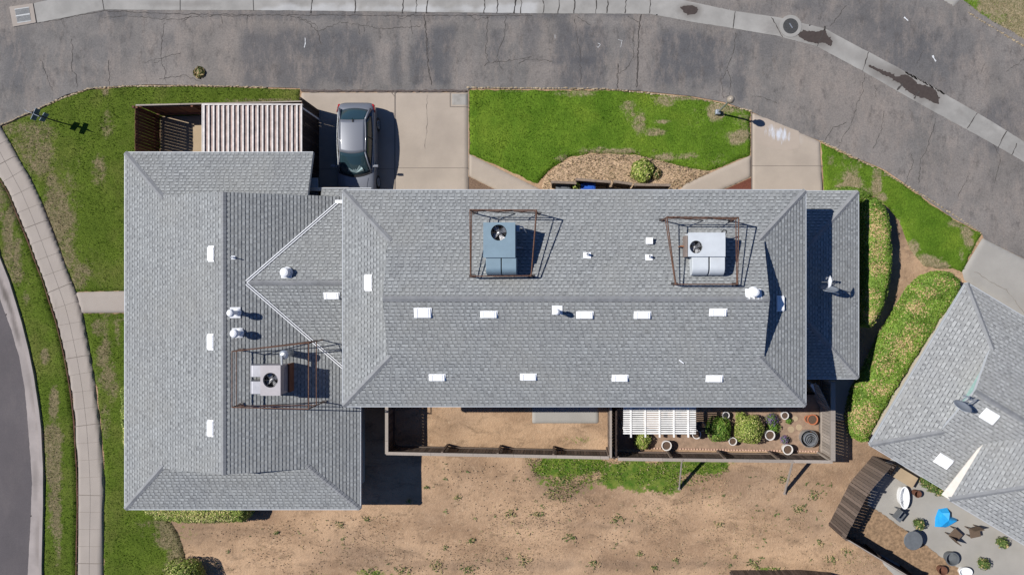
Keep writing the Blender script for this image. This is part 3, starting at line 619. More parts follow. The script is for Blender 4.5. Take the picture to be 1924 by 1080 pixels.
# ================= BUILDINGS =================
def clip_half(poly, n, d):
    """keep points p with n.p <= d (2D)"""
    out = []
    for i in range(len(poly)):
        a = poly[i]; b = poly[(i+1)%len(poly)]; da = a[0]*n[0]+a[1]*n[1]-d; db = b[0]*n[0]+b[1]*n[1]-d
        if da <= 0: out.append(a)
        if (da < 0 < db) or (db < 0 < da):
            t = da/(da-db); out.append((a[0]+(b[0]-a[0])*t, a[1]+(b[1]-a[1])*t))
    return out
class Plane:
    """roof plane through an eave point, rising by slope along horizontal unit vector g"""
    def __init__(s, p, g, z0, slope=1/3): s.p = Vector(p); s.g = Vector(g).normalized(); s.z0 = z0; s.s = slope
    def z(s, x, y): return s.z0+s.s*((x-s.p.x)*s.g.x+(y-s.p.y)*s.g.y)
def shingles(mb, deck, plane, poly, course=.135, under=.16):
    g = plane.g; e = Vector((g.y, -g.x)); p0 = plane.p
    uv = [((Vector(q)-p0).dot(e), (Vector(q)-p0).dot(g)) for q in poly]
    vmin = min(q[1] for q in uv); vmax = max(q[1] for q in uv)
    def XYZ(u, v, dz):
        P = p0+e*u+g*v; return (P.x, P.y, plane.z0+plane.s*v+dz)
    j = math.floor(vmin/course+1e-6)
    prev = []
    while j*course < vmax-1e-6:
        v0 = j*course; v1 = v0+course
        st = clip_half(clip_half(uv, (0, 1), v1), (0, -1), -v0)
        stc = st
        if len(st) >= 3:
            vb = v1-.030
            band = clip_half(st, (0, -1), -vb); stc = clip_half(st, (0, 1), vb) or st
            ua = min(q[0] for q in st); ub = max(q[0] for q in st); pit = course*1.6
            u = ua-random.uniform(0, pit); k = random.random() < .5
            base = random.uniform(-.04, .04)
            while u < ub:
                wd = pit*(.52 if k else .48)*random.uniform(.62, 1.38)
                if random.random() < .10: wd *= 1.6
                cell = clip_half(clip_half(stc, (1, 0), u+wd), (-1, 0), -u)
                if len(cell) >= 3:
                    r = .009 if k else .0
                    tone = (random.uniform(.55, .90) if k else random.uniform(.30, .60))+base
                    if random.random() < .06: tone *= .6
                    top = [XYZ(a, b, r+.004+.012*(1-(b-v0)/course)) for a, b in cell]; bot = [XYZ(a, b, -.012) for a, b in cell]
                    n = len(cell); fs = [tuple(range(n))]
                    for i in range(n):
                        i2 = (i+1)%n
                        if abs(cell[i][1]-v1) < 1e-5 and abs(cell[i2][1]-v1) < 1e-5: continue
                        fs.append((i, n+i, n+i2, i2))
                    ar = sum(cell[i][0]*cell[(i+1)%n][1]-cell[(i+1)%n][0]*cell[i][1] for i in range(n))
                    if (e.x*g.y-e.y*g.x)*ar < 0: fs = [f[::-1] for f in fs]
                    mb.add(top+bot, fs, tone)
                if len(band) >= 3:
                    bc = clip_half(clip_half(band, (1, 0), u+wd), (-1, 0), -u)
                    if len(bc) >= 3:
                        ar = sum(bc[i][0]*bc[(i+1)%len(bc)][1]-bc[(i+1)%len(bc)][0]*bc[i][1] for i in range(len(bc))); f_ = tuple(range(len(bc)))
                        if (e.x*g.y-e.y*g.x)*ar < 0: f_ = f_[::-1]
                        mb.add([XYZ(a, b, .004) for a, b in bc], [f_], -.6 if k else .35)
                u += wd; k = not k
        j += 1
    n = len(poly); P = poly if sum(poly[i][0]*poly[(i+1)%n][1]-poly[(i+1)%n][0]*poly[i][1] for i in range(n)) > 0 else poly[::-1]
    top = [(x, y, plane.z(x, y)-.016) for x, y in P]; bot = [(x, y, plane.z(x, y)-under) for x, y in P]
    deck.add(top+bot, [tuple(range(n)), tuple(range(2*n-1, n-1, -1))]+[(i, n+i, n+(i+1)%n, (i+1)%n) for i in range(n)], .3)
def ridge(mb, a, b, wd=.22, step=.17, lift=.035):
    a = Vector(a); b = Vector(b); d = b-a; L = d.length; d.normalize(); r = d.cross(Vector((0,0,1))).normalized()
    n = int(L/step); 
    for i in range(n+1):
        p = a+d*(i*step); q = a+d*min(L, i*step+step*1.02); t = random.uniform(.3, .7); sag = Vector((0,0,-.045)); l1 = Vector((0,0,lift+.012)); l0 = Vector((0,0,lift-.004))
        w2 = wd/2
        mb.add([p-r*w2+sag+l1, p+l1+Vector((0,0,.012)), p+r*w2+sag+l1, q-r*w2+sag+l0, q+l0+Vector((0,0,.012)), q+r*w2+sag+l0,
                p-r*w2+sag-l1*.4, p+r*w2+sag-l1*.4], [(0,3,4,1),(1,4,5,2),(0,1,2,7,6)], t)
def eave(mb, a, b, z, wd=.035, h=.15, out=(0,0)):
    a = Vector((*a, z)); b = Vector((*b, z)); o = Vector((*out, 0))
    mb.bar(a+o*.03-Vector((0,0,.07)), b+o*.03-Vector((0,0,.07)), wd, h)
sl3 = 1/3
house = thing('house', (0, 0, 0), 'long grey shingled building with three joined roof wings in the middle of the photo', 'house')
W1, E1, N1, S1, Z1, D1 = -19.05, -8.87, 5.84, -9.6, 2.5, 2.05; XR1 = (W1+E1)/2; ZR1 = Z1+(XR1-W1)*sl3
W2, E2, N2, S2, Z2, D2 = -8.83, 9.64, 3.87, -4.73, 4.9, 2.06; YR2 = (N2+S2)/2; ZR2 = Z2+(N2-YR2)*sl3
E3, N3, S3, Z3 = 12.88, 4.2, -3.97, 2.2
XN1 = -10.9
pl = {}
pl['LW'] = Plane((W1, 0), (1, 0), Z1); pl['LE'] = Plane((E1, 0), (-1, 0), Z1)
pl['LN'] = Plane((0, N1), (0, -1), Z1); pl['LS'] = Plane((0, S1), (0, 1), Z1)
ZC = 3.93; pl['CN'] = Plane((0, .2+4.29), (0, -1), 2.5); pl['CS'] = Plane((0, .2-4.29), (0, 1), 2.5)
pl['MW'] = Plane((W2, 0), (1, 0), Z2); pl['ME'] = Plane((E2, 0), (-1, 0), Z2); pl['MN'] = Plane((0, N2), (0, -1), Z2); pl['MS'] = Plane((0, S2), (0, 1), Z2)
pl['PE'] = Plane((E3, 0), (-1, 0), Z3); pl['PN'] = Plane((0, N3), (0, -1), Z3); pl['PS'] = Plane((0, S3), (0, 1), Z3)
def roof(parent, items, smat='shingle', caps=(), eaves=(), name='roof', course=.135):
    mb = MB(); dk = MB()
    for p, poly in items: shingles(mb, dk, p, poly, course)
    r = mb.build(name, M[smat], parent)
    dk.build('roof_deck', M['drip'], r)
    if caps:
        for a, b in caps: c = MB(); ridge(c, a, b); c.build('ridge_cap', M['cap'], r)
    if eaves:
        for a, b, z, o in eaves: f = MB(); eave(f, a, b, z, out=o); f.build('fascia', M['drip'], r)
    return r
d = D1; gn = N1-d; gs = S1+d; ov = .12
roof(house, [
  (pl['LW'], [(W1,N1),(W1,S1),(W1+d,S1+d),(W1+d,N1-d)]), (pl['LW'], [(W1+d,gn+ov),(W1+d,gs-ov),(XR1,gs-ov),(XR1,gn+ov)]),
  (pl['LN'], [(W1,N1),(XN1,N1),(XN1,gn-.05),(W1+d,gn-.05)]),
  (pl['LE'], [(XR1,gn+ov),(-9.6,gn+ov),(E1,gn-.6),(E1,gs),(E1-d,gs),(E1-d,gs-ov),(XR1,gs-ov)][0:0] or [(XR1,gn+ov),(E1-d+.6,gn+ov),(E1-d+.6,gs),(E1-d,gs),(E1-d,gs-ov),(XR1,gs-ov)][:0] or [(XR1,gn+ov),(E1-d,gn+ov),(E1-d,gs-ov),(XR1,gs-ov)]),
  (pl['LE'], [(E1-d,gn+ov),(-9.4,gn+ov),(E1,gn-.6),(E1,gs),(E1-d,gs)]), (pl['LE'], [(E1-d,gs),(E1,gs),(E1,S1)]),
  (pl['LS'], [(W1,S1),(E1,S1),(E1-d,S1+d+.05),(W1+d,S1+d+.05)]),
 ], caps=[((W1,N1,Z1),(W1+d,N1-d,Z1+d*sl3)),((W1,S1,Z1),(W1+d,S1+d,Z1+d*sl3)),((E1,S1,Z1),(E1-d,S1+d,Z1+d*sl3)),((XR1,gs-ov,ZR1),(XR1,gn+ov,ZR1))],
 eaves=[((W1,S1),(W1,N1),Z1,(-1,0)),((W1,N1),(XN1,N1),Z1,(0,1)),((W1,S1),(E1,S1),Z1,(0,-1)),((E1,S1),(E1,S2-.05),Z1,(1,0))])
vN = lambda y: E1-4.29+(y-.2); vS = lambda y: E1-4.29+(.2-y)
roof(house, [
  (pl['CN'], [(vN(.2),.2),(-8.35,.2),(-8.35,gn),(vN(gn),gn)]), (pl['CN'], [(-10.5,gn),(-8.35,gn),(-8.35,4.27),(-10.5,4.27)]),
  (pl['CS'], [(vN(.2),.2),(E1,-4.09),(-8.35,-4.09),(-8.35,.2)])],
  caps=[((vN(.2)+.05,.2,ZC),(-8.4,.2,ZC))], eaves=[((-10.5,4.27),(-8.35,4.27),2.573,(0,1))])
for sgn in (1, -1):
    fl = MB()
    a = Vector((vN(.2)+.03, .2+sgn*.04, 0)); L = 3.42 if sgn > 0 else 4.2
    b = Vector((a.x+L, a.y+sgn*L, 0)); a.z = pl['LE'].z(a.x, a.y)+.05; b.z = pl['LE'].z(b.x, b.y)+.05
    n = Vector((sgn*-.7071, .7071, 0))
    for off in (-.042, .042): fl.bar(a+n*off, b+n*off, .036, .03)
    if sgn > 0: fl.rbox(b+Vector((.05,.02,.02)), .34, .14, .02)
    fl.build('valley_flashing', M['white'], house)
ov2 = .22; d = D2; zs = Z2+d*sl3
roof(house, [
  (pl['MN'], [(W2,N2),(E2,N2),(E2-d,N2-d),(W2+d,N2-d)]), (pl['MN'], [(W2+d-ov,N2-d),(E2-d+ov2,N2-d),(E2-d+ov2,YR2),(W2+d-ov,YR2)]),
  (pl['MS'], [(W2,S2),(E2,S2),(E2-d,S2+d),(W2+d,S2+d)]), (pl['MS'], [(W2+d-ov,S2+d),(E2-d+ov2,S2+d),(E2-d+ov2,YR2),(W2+d-ov,YR2)]),
  (pl['MW'], [(W2,N2),(W2,S2),(W2+d+.03,S2+d),(W2+d+.03,N2-d)]), (pl['ME'], [(E2,N2),(E2,S2),(E2-d-.03,S2+d),(E2-d-.03,N2-d)])],
  caps=[((W2,N2,Z2),(W2+d,N2-d,zs)),((W2,S2,Z2),(W2+d,S2+d,zs)),((E2,N2,Z2),(E2-d,N2-d,zs)),((E2,S2,Z2),(E2-d,S2+d,zs)),((W2+d-ov,YR2,ZR2),(E2-d+ov2,YR2,ZR2))],
  eaves=[((W2,N2),(E2,N2),Z2,(0,1)),((W2,S2),(E2,S2),Z2,(0,-1)),((W2,S2),(W2,N2),Z2,(-1,0)),((E2,S2),(E2,N2),Z2,(1,0))])
h3 = (N3-S3)/2; ym = (N3+S3)/2
roof(house, [(pl['PE'], [(E3,N3),(E3,S3),(E3-3.6,S3+3.6),(E3-3.6,N3-3.6)]), (pl['PN'], [(9.25,N3),(E3,N3),(E3-3.63,N3-3.63),(9.25,N3-3.63)]), (pl['PS'], [(9.25,S3),(E3,S3),(E3-3.63,S3+3.63),(9.25,S3+3.63)])],
  caps=[((E3,N3,Z3),(E3-3.6,N3-3.6,Z3+1.2)),((E3,S3,Z3),(E3-3.6,S3+3.6,Z3+1.2))],
  eaves=[((9.25,N3),(E3,N3),Z3,(0,1)),((9.25,S3),(E3,S3),Z3,(0,-1)),((E3,S3),(E3,N3),Z3,(1,0))])
# walls
def wallring(mb, x0, x1, y0, y1, z0, z1, t=.15):
    mb.box(x0, x1, y1-t, y1, z0, z1); mb.box(x0, x1, y0, y0+t, z0, z1); mb.box(x0, x0+t, y0+t, y1-t, z0, z1); mb.box(x1-t, x1, y0+t, y1-t, z0, z1)
wb = MB(); wallring(wb, W1+.5, E1-.5, S1+.5, gn+.55, -.1, Z1-.02)
wb.build('wall', M['stucco'], house)
wb = MB(); wallring(wb, W2+.5, E2-.5, S2+.5, N2-.5, -.1, Z2-.02)
wb.build('wall', M['stucco'], house)
wb = MB(); wb.box(9.14, E3-.45, N3-.6, N3-.45, -.1, Z3-.02); wb.box(9.14, E3-.45, S3+.45, S3+.6, -.1, Z3-.02); wb.box(E3-.6, E3-.45, S3+.6, N3-.6, -.1, Z3-.02)
wb.build('wall', M['stucco'], house)
for y in (gn, gs):
    gb_ = MB()
    gb_.add([(W1+d+.1,y-.03,Z1+.55),(E1-d-.1,y-.03,Z1+.55),(XR1,y-.03,ZR1-.12),(W1+d+.1,y+.03,Z1+.55),(E1-d-.1,y+.03,Z1+.55),(XR1,y+.03,ZR1-.12)], [(0,1,2),(5,4,3),(0,2,5,3),(1,4,5,2),(0,3,4,1)]); gb_.build('gable', M['stucco'], house)
for x in (W2+d, E2-d):
    gb_ = MB()
    gb_.add([(x-.03,S2+d+.1,zs-.15),(x-.03,N2-d-.1,zs-.15),(x-.03,YR2,ZR2-.12),(x+.03,S2+d+.1,zs-.15),(x+.03,N2-d-.1,zs-.15),(x+.03,YR2,ZR2-.12)], [(0,1,2),(5,4,3),(0,2,5,3),(1,4,5,2),(0,3,4,1)]); gb_.build('gable', M['stucco'], house)
# windows, garage doors on the walls (seen when stepping aside)
def window(parent, c, wd, ht, nrm, nm='window'):
    c = Vector(c); nrm = Vector(nrm); r = nrm.cross(Vector((0,0,1)))
    Mx = Matrix((r, nrm, Vector((0,0,1)))).transposed()
    f = MB()
    for s_ in (-1, 1): f.rbox(c+r*s_*wd/2+nrm*.03, .07, .06, ht+.07, Mx); f.rbox(c+Vector((0,0,s_*ht/2))+nrm*.03, wd-.07, .06, .07, Mx)
    f.rbox(c+nrm*.03, .04, .05, ht-.07, Mx)
    o = f.build(nm, M['white'], parent); g = MB(); g.rbox(c+nrm*.012, wd-.07, .015, ht-.07, Mx); g.build('pane', M['carglass'], o); return o
for x in (-5.5, -1.5, 2.5, 6.0): window(house, (x, S2+.5, 1.5), 1.6, 1.2, (0,-1,0)); window(house, (x, S2+.5, 3.9), 1.2, .9, (0,-1,0))
for y in (-7.5, -4.0, -1, 2.5): window(house, (W1+.5, y, 1.45), 1.4, 1.1, (-1,0,0))
for x in (-1.5, 3.0): window(house, (x, N2-.5, 3.9), 1.2, .9, (0,1,0))
for x, wd in ((-6.7, 4.6), (9.8, 0)):
    if wd:
        gdm = MB()
        for k in range(4): gdm.box(x-wd/2, x+wd/2, N2-.49, N2-.44, .06+k*.54, .06+k*.54+.52)
        gdm.build('garage_door', M['whitewood'], house)
# skirting roof piece beside the garage; blue of the shade put into its grey
lr = MB(); lr.rbox((-11.12, 4.34, 2.06), .58, .95, .05, Matrix.Rotation(.06, 3, 'X')); lr.build('side_roof', plain('blue grey sheet', (.24,.31,.36), .6), house)
# ---------- roof vents (fixed to the roof: parts of the house) ----------
def on(plane, px, py):
    z = 3.5
    for _ in range(12):
        x, y, _z = G(px, py, z); z = plane.z(x, y)
    return Vector((x, y, z))
def frame_on(plane):
    g = Vector((plane.g.x, plane.g.y, plane.s)).normalized(); e = Vector((plane.g.y, -plane.g.x, 0)); n = g.cross(e)
    if n.z < 0: n = -n; e = -e
    return e, g, n
def low_vent(parent, plane, px, py, wpx, hpx):
    """low-profile attic vent: flange, hood with a raised lip"""
    p = on(plane, px, py); e, g, n = frame_on(plane); k = (H-p.z)/FPX
    along_x = abs(g.y) > .5
    we = (wpx if along_x else hpx)*k; wg = (hpx if along_x else wpx)*k
    Mx = Matrix((e, g, n)).transposed(); mb = MB()
    mb.rbox(p+n*.035, we+.08, wg+.04, .012, Mx)
    a, b = we/2, wg/2
    lo = [p+e*sx*a+g*sy*b+n*.04 for sx, sy in ((-1,-1),(1,-1),(1,1),(-1,1))]
    hi = [p+e*sx*a*.97+g*(sy*b*.95)+n*(.11 if sy < 0 else .065) for sx, sy in ((-1,-1),(1,-1),(1,1),(-1,1))]
    mb.add(lo+hi, [(0,1,5,4),(1,2,6,5),(2,3,7,6),(3,0,4,7)]); 
    mb.add([q for q in hi], [(0,1,2,3)])
    for s_ in (-.72, .72): mb.bar(hi[0].lerp(hi[1], .5+s_/2)+n*.006, hi[3].lerp(hi[2], .5+s_/2)+n*.006, .018, .014)
    return mb.build('roof_vent', M['vent'], parent)
for q, P, w_, h_ in [((398,477),'LW',12,26),((397,642),'LW',12,27),((397,804),'LW',12,28),((693,531),'MW',14,27),((624,555),'CS',27,12),((795,587),'MS',30,18),((919,590),'MS',29,12),((1099,591),'MS',29,13),((1207,591),'MS',29,13),((1349,586),'MS',30,13),
     ((822,708),'MS',28,12),((993,707),'MS',28,12),((1165,709),'MS',28,12),((1342,710),'MS',29,12),((1465,570),'ME',14,26)]: low_vent(house, pl[P], *q, w_, h_)
def pipe_vent(parent, plane, px, py, r=.045, h=.35, cap=0, flange=(.28,.24), mat='vent', off=(0,0), hollow=True):
    p = on(plane, px, py); e, g, n = frame_on(plane); Mx = Matrix((e, g, n)).transposed(); mb = MB()
    mb.rbox(p+n*.036+g*(flange[1]*.2), flange[0], flange[1], .01, Mx)
    mb.lathe(p, [(r*2.0, .02), (r*1.4, .09), (r, .12), (r, h), (r*.7, h), (r*.7, h-.1)], 16)
    o = mb.build('vent_pipe', M[mat], parent, smooth=False)
    if cap:
        c = MB(); c.lathe(p, [(cap*.85, h-.04), (cap, h-.02), (cap, h+.07), (cap*.8, h+.13), (cap*.4, h+.165), (.001, h+.17)], 20); c.build('vent_cap', M[mat], o, smooth=False)
    elif hollow:
        c = MB(); c.lathe(p, [(r*.69, h-.02), (.001, h-.02)], 12); c.build('pipe_opening', M['black'], o)
    return o
pipe_vent(house, pl['MN'], 1103, 478, .045, .28, 0, (.30,.24)); pipe_vent(house, pl['MN'], 1219, 482, .045, .28, 0, (.28,.24))
pipe_vent(house, pl['MN'], 1415, 549, .11, .26, .17, (.62,.42)); pipe_vent(house, pl['CN'], 540, 512, .12, .22, .20, (.44,.36))
pipe_vent(house, pl['LE'], 446, 587, .09, .55, .15, (.45,.40)); pipe_vent(house, pl['LE'], 450, 625, .10, .42, .17, (.40,.40))
pipe_vent(house, pl['MS'], 1047, 585, .07, .50, .11, (.40,.36)); pipe_vent(house, pl['LE'], 440, 484, .022, .30, 0, (.16,.16), 'vent')
sq = MB(); p = on(pl['MN'], 1219, 453); sq.rbox(p+Vector((0,0,.09)), .24, .22, .16); sq.rbox(p+Vector((0,0,.185)), .27, .25, .03); sq.build('square_vent', M['vent'], house)
stk = MB(); p = on(pl['MS'], 1276, 676); q = on(pl['MS'], 1284, 682); stk.bar(p+Vector((0,0,.05)), q+Vector((0,0,.05)), .05, .04); stk.build('flashing_strip', M['vent'], house)

# ---------- neighbour house ----------
nb = thing('house', (17.49, .185, 0), 'neighbouring grey shingled house turned at an angle at the right edge', 'house')
UA = Vector((-.5143, -.8576)); VA = Vector((.8576, -.5143)); A0 = Vector((17.49, .185))
def NL(u, v): q = A0+UA*u+VA*v; return (q.x, q.y)
Ln = 8.17; dn = 2.06; zn0 = 2.5; VX = 13.0
pW = Plane(NL(0,0), VA, zn0); pN = Plane(NL(0,0), UA, zn0); pS = Plane(NL(Ln,0), -UA, zn0)
zr = zn0+Ln/2*sl3; zsn = zn0+dn*sl3
roof(nb, [(pW, [NL(0,0),NL(Ln,0),NL(Ln-dn,dn+.03),NL(dn,dn+.03)]),
          (pN, [NL(0,0),NL(0,VX),NL(dn,VX),NL(dn,dn)]), (pN, [NL(dn,dn-ov),NL(dn,VX),NL(Ln/2,VX),NL(Ln/2,dn-ov)]),
          (pS, [NL(Ln,0),NL(Ln,4.2),NL(Ln-dn,4.2),NL(Ln-dn,dn)]), (pS, [NL(Ln-dn,dn-ov),NL(Ln-dn,VX),NL(Ln/2,VX),NL(Ln/2,dn-ov)])], 'shingle2',
     caps=[((*NL(0,0),zn0),(*NL(dn,dn),zsn)),((*NL(Ln,0),zn0),(*NL(Ln-dn,dn),zsn)),((*NL(Ln/2,dn-ov),zr),(*NL(Ln/2,VX),zr))],
     eaves=[(NL(0,0),NL(Ln,0),zn0,tuple(-VA)),(NL(0,0),NL(0,VX),zn0,tuple(-UA)),(NL(Ln,0),NL(Ln,4.2),zn0,tuple(UA))], course=.15)
v2, u2, z2 = 3.67, 8.45, 3.3
qW = Plane(NL(0,v2), VA, z2); qS = Plane(NL(u2,0), -UA, z2)
roof(nb, [(qW, [NL(u2,v2),NL(5.6,v2),NL(2.2,v2+3.4),NL(2.2,v2+5),NL(3.45,v2+5)]), (qS, [NL(u2,v2),NL(u2,VX),NL(3.45,VX),NL(3.45,v2+5)])], 'shingle2',
     caps=[((*NL(u2,v2),z2),(*NL(3.45,v2+5),z2+5*sl3))], eaves=[(NL(u2,v2),NL(u2,VX),z2,tuple(UA))], course=.15)
g2 = MB(); P = [Vector((*NL(Ln-dn-.1,dn+.0),zsn-.16)), Vector((*NL(dn+.1,dn+.0),zsn-.16)), Vector((*NL(Ln/2,dn+.0),zr-.10))]; o_ = Vector((*VA, 0))*.06
g2.add(P+[q+o_ for q in P], [(0,1,2),(5,4,3),(0,2,5,3),(1,4,5,2),(0,3,4,1)]); g2.build('gable', M['teal'], nb)
w2 = MB()
def nwall(mb, u0, u1, v0, v1, z0, z1):
    mb.prism([NL(u0,v0),NL(u1,v0),NL(u1,v1),NL(u0,v1)], z0, z1)
nwall(w2, .5, .65, .5, VX, -.1, zn0-.02); nwall(w2, .65, Ln-.5, .5, .65, -.1, zn0-.02); nwall(w2, Ln-.65, Ln-.5, .65, v2+.2, -.1, zn0-.02)
nwall(w2, Ln-.5, u2-.4, v2+.2, v2+.35, -.1, z2-.02); nwall(w2, u2-.55, u2-.4, v2+.35, VX, -.1, z2-.02); w2.build('wall', M['stucco'], nb)
ff = MB(); a = Vector((*NL(5.75,v2+.01),z2)); b = Vector((*NL(u2,v2+.01),z2))
lo = [Vector((*NL(5.75,v2-.02),z2-.02)), Vector((*NL(u2,v2-.20),z2-.30)), Vector((*NL(u2,v2+.0),z2+.03)), Vector((*NL(5.75,v2+.0),z2+.03))]
ff.add(lo+[q-Vector((0,0,.04)) for q in lo], [(0,1,2,3),(7,6,5,4),(0,4,5,1),(1,5,6,2)]); ff.build('white_rake_board', M['cream'], nb)
for q, P_, w_, h_ in [((1772,865),pS,0,0),((1858,781),pS,0,0)]:
    c = on(P_, *q); e, g, n = frame_on(P_); Mx = Matrix((e, g, n)).transposed(); mb = MB(); mb.rbox(c+n*.04, .66, .50, .03, Mx); mb.rbox(c+n*.09, .60, .44, .09, Mx); mb.build('roof_vent', M['vent'], nb)
# ================= OBJECTS =================
# ---------- rooftop air conditioners ----------
def hood(mb, x0, x1, y0, y1, z0, z1, dirv):
    """quarter-round duct elbow: flat top falling in a curve away from the cabinet"""
    n = 7; 
    if dirv == 'S':
        prof = [(y1, z1)]+[(y0+(y1-y0)*(.40-.40*math.sin(t)), z0+(z1-z0)*(.45+.55*math.cos(t))) for t in [i*math.pi/2/n for i in range(n+1)]]+[(y0, z0), (y1, z0)]
        a = [(x0, y, z) for y, z in prof]; b = [(x1, y, z) for y, z in prof]
    else:
        prof = [(x1, z1)]+[(x0+(x1-x0)*(.40-.40*math.sin(t)), z0+(z1-z0)*(.45+.55*math.cos(t))) for t in [i*math.pi/2/n for i in range(n+1)]]+[(x0, z0), (x1, z0)]
        a = [(x, y0, z) for x, z in prof]; b = [(x, y1, z) for x, z in prof]
    k = len(prof)
    if dirv != 'S': a, b = b, a
    mb.add(a+b, [tuple(range(k-1,-1,-1)), tuple(range(k, 2*k))]+[(i,(i+1)%k,k+(i+1)%k,k+i) for i in range(k)])
def ac_unit(plane, rect, ducts, fan, zt, mat, label, dirv='S', hgt=.95, fanm='fandark', side=None):
    (xa, ya, xb, yb) = rect
    x0, y1 = G2(xa, ya, zt); x1, y0 = G2(xb, yb, zt); cx, cy = (x0+x1)/2, (y0+y1)/2
    t = thing('air_conditioner', (cx, cy, plane.z(cx, cy)), label, 'air conditioner', 'rooftop air conditioners')
    zb = zt-hgt; fx, fy, fr = fan; fX, fY = G2(fx, fy, zt); fR = fr*(H-zt)/FPX
    # cabinet: sides plus a top plate with a round opening
    mb = MB(); n = 32
    mb.box(x0+.02, x1-.02, y0+.02, y1-.02, zb, zt-.30)
    for a, b, c, d in ((x0+.02,x1-.02,y0+.02,y0+.05),(x0+.02,x1-.02,y1-.05,y1-.02),(x0+.02,x0+.05,y0+.05,y1-.05),(x1-.05,x1-.02,y0+.05,y1-.05)): mb.box(a, b, c, d, zt-.30, zt-.025)
    for k in range(6):
        z = zb+.12+k*.07; mb.box(x0+.005, x0+.02, y0+.12, y1-.12, z, z+.03); mb.box(x1-.02, x1-.005, y0+.12, y1-.12, z, z+.03)
    ring = [(fX+fR*math.cos(2*math.pi*k/n), fY+fR*math.sin(2*math.pi*k/n), zt) for k in range(n)]
    def edge(a):
        dx, dy = math.cos(a), math.sin(a); ts = []
        if dx > 0: ts.append((x1-fX)/dx)
        if dx < 0: ts.append((x0-fX)/dx)
        if dy > 0: ts.append((y1-fY)/dy)
        if dy < 0: ts.append((y0-fY)/dy)
        q = min(ts); return (fX+dx*q, fY+dy*q, zt)
    angs = sorted([2*math.pi*k/n for k in range(n)]+[math.atan2(y-fY, x-fX) % (2*math.pi) for x, y in ((x0,y0),(x1,y0),(x1,y1),(x0,y1))])
    inn = [(fX+fR*math.cos(a), fY+fR*math.sin(a), zt) for a in angs]; out = [edge(a) for a in angs]; m = len(angs)
    low = [(x, y, zt-.05) for x, y, z in out]; inl = [(x, y, zt-.12) for x, y, z in inn]
    mb.add(inn+out+low+inl, [(i, m+i, m+(i+1)%m, (i+1)%m) for i in range(m)]+[(m+i, 2*m+i, 2*m+(i+1)%m, m+(i+1)%m) for i in range(m)]+[(i, (i+1)%m, 3*m+(i+1)%m, 3*m+i) for i in range(m)])
    cab = mb.build('cabinet', M[mat], t)
    f = MB(); f.lathe((fX, fY, zt-.28), [(fR*1.15, 0), (.001, 0)], 24); f.build('fan_well', M[fanm], t)
    f = MB(); f.lathe((fX, fY, zt-.2), [(.05, -.05), (.06, .03), (.001, .05)], 12)
    for k in range(4):
        a = k*math.pi/2+.5; ca, sa = math.cos(a), math.sin(a)
        q = lambda r, s_, z: (fX+ca*r-sa*s_, fY+sa*r+ca*s_, zt-.2+z)
        f.add([q(.05,-.05,-.03), q(fR*.92,-.10,-.04), q(fR*.88,.12,.04), q(.05,.05,.03)], [(0,1,2,3)])
    f.build('fan', M['fandisc'], t)
    g = MB(); 
    for k in range(1, 4): 
        rr = fR*k/4+.02; g.tube([(fX+rr*math.cos(a), fY+rr*math.sin(a), zt+.005) for a in [i*math.pi/12 for i in range(25)]], .004, 4, False)
    for k in range(6): a = k*math.pi/3; g.bar((fX+.03*math.cos(a), fY+.03*math.sin(a), zt+.008), (fX+fR*1.02*math.cos(a), fY+fR*1.02*math.sin(a), zt+.008), .008)
    g.build('fan_guard', M['steel'], t)
    cb = MB(); cb.box(x0+.06, x1-.06, y0+.06, y1-.06, plane.z(cx, cy)-.12, zb); cb.build('curb', M['galv'], t)
    for r in ducts:
        a0, b1 = G2(r[0], r[1], zt-.12); a1, b0 = G2(r[2], r[3], zt-.12); zz = min(plane.z(a0, b0), plane.z(a1, b1), plane.z(a0,b1), plane.z(a1,b0))-.05
        if dirv == 'S': b1 = y0+.02; zz = plane.z((a0+a1)/2, b0)-.15
        else: a1 = x0+.02
        h_ = MB(); hood(h_, a0, a1, b0, b1, zz, zt-.10, dirv); h_.build('duct', M['duct' if dirv == 'W' else mat], t, bevel=.012)
    return t, (x0, x1, y0, y1, zb)
def on3(P, x, y): return Vector((x, y, P.z(x, y)+.03))
t, b = ac_unit(pl['MN'], (908,418,968,484), [(913,486,941,517),(943,486,970,517)], (937,437,15), 6.8, 'acblue', 'blue grey air conditioner with top fan inside the left pipe frame of the long roof')
q = MB(); q.tube([(b[1]-.02, b[3]-.1, 6.3), (b[1]+.25, b[3]-.12, 6.3), (b[1]+.35, b[3]-.3, 6.1), (b[1]+.36, b[3]-.32, 5.6)], .03); q.build('pipework', M['galv'], t); q = MB(); q.tube([(b[1]-.02, b[3]-.9, 6.2), (b[1]+.2, b[3]-.9, 6.15), (b[1]+.22, b[3]-.9, 5.6)], .02); q.build('pipework', M['galv'], t); q = MB(); q.box(b[1]-.01, b[1]+.14, b[3]-.3, b[3]-.06, 6.2, 6.4); q.build('junction_box', M['galv'], t)
t, b = ac_unit(pl['MN'], (1293,437,1363,482), [(1301,485,1331,517),(1334,485,1362,517)], (1308,464,12), 6.65, 'acgrey', 'pale grey air conditioner with small fan inside the right pipe frame of the long roof', hgt=.8)
q = MB(); q.tube([(b[1]-.1, b[3]-.03, 6.3), (b[1]-.02, b[3]+.12, 6.4), (b[1]+.12, b[3]+.08, 6.35), (b[1]+.14, b[3]-.05, 6.0), (b[1]+.12, b[3]-.15, 5.5)], .02); q.build('cable', M['black'], t)
q = MB(); q.tube([(b[0]-.02, b[2]+.4, 6.2), (b[0]-.2, b[2]+.42, 6.2), (b[0]-.2, b[2]+.42, 5.7)], .03); q.build('pipework', M['copper'], t)
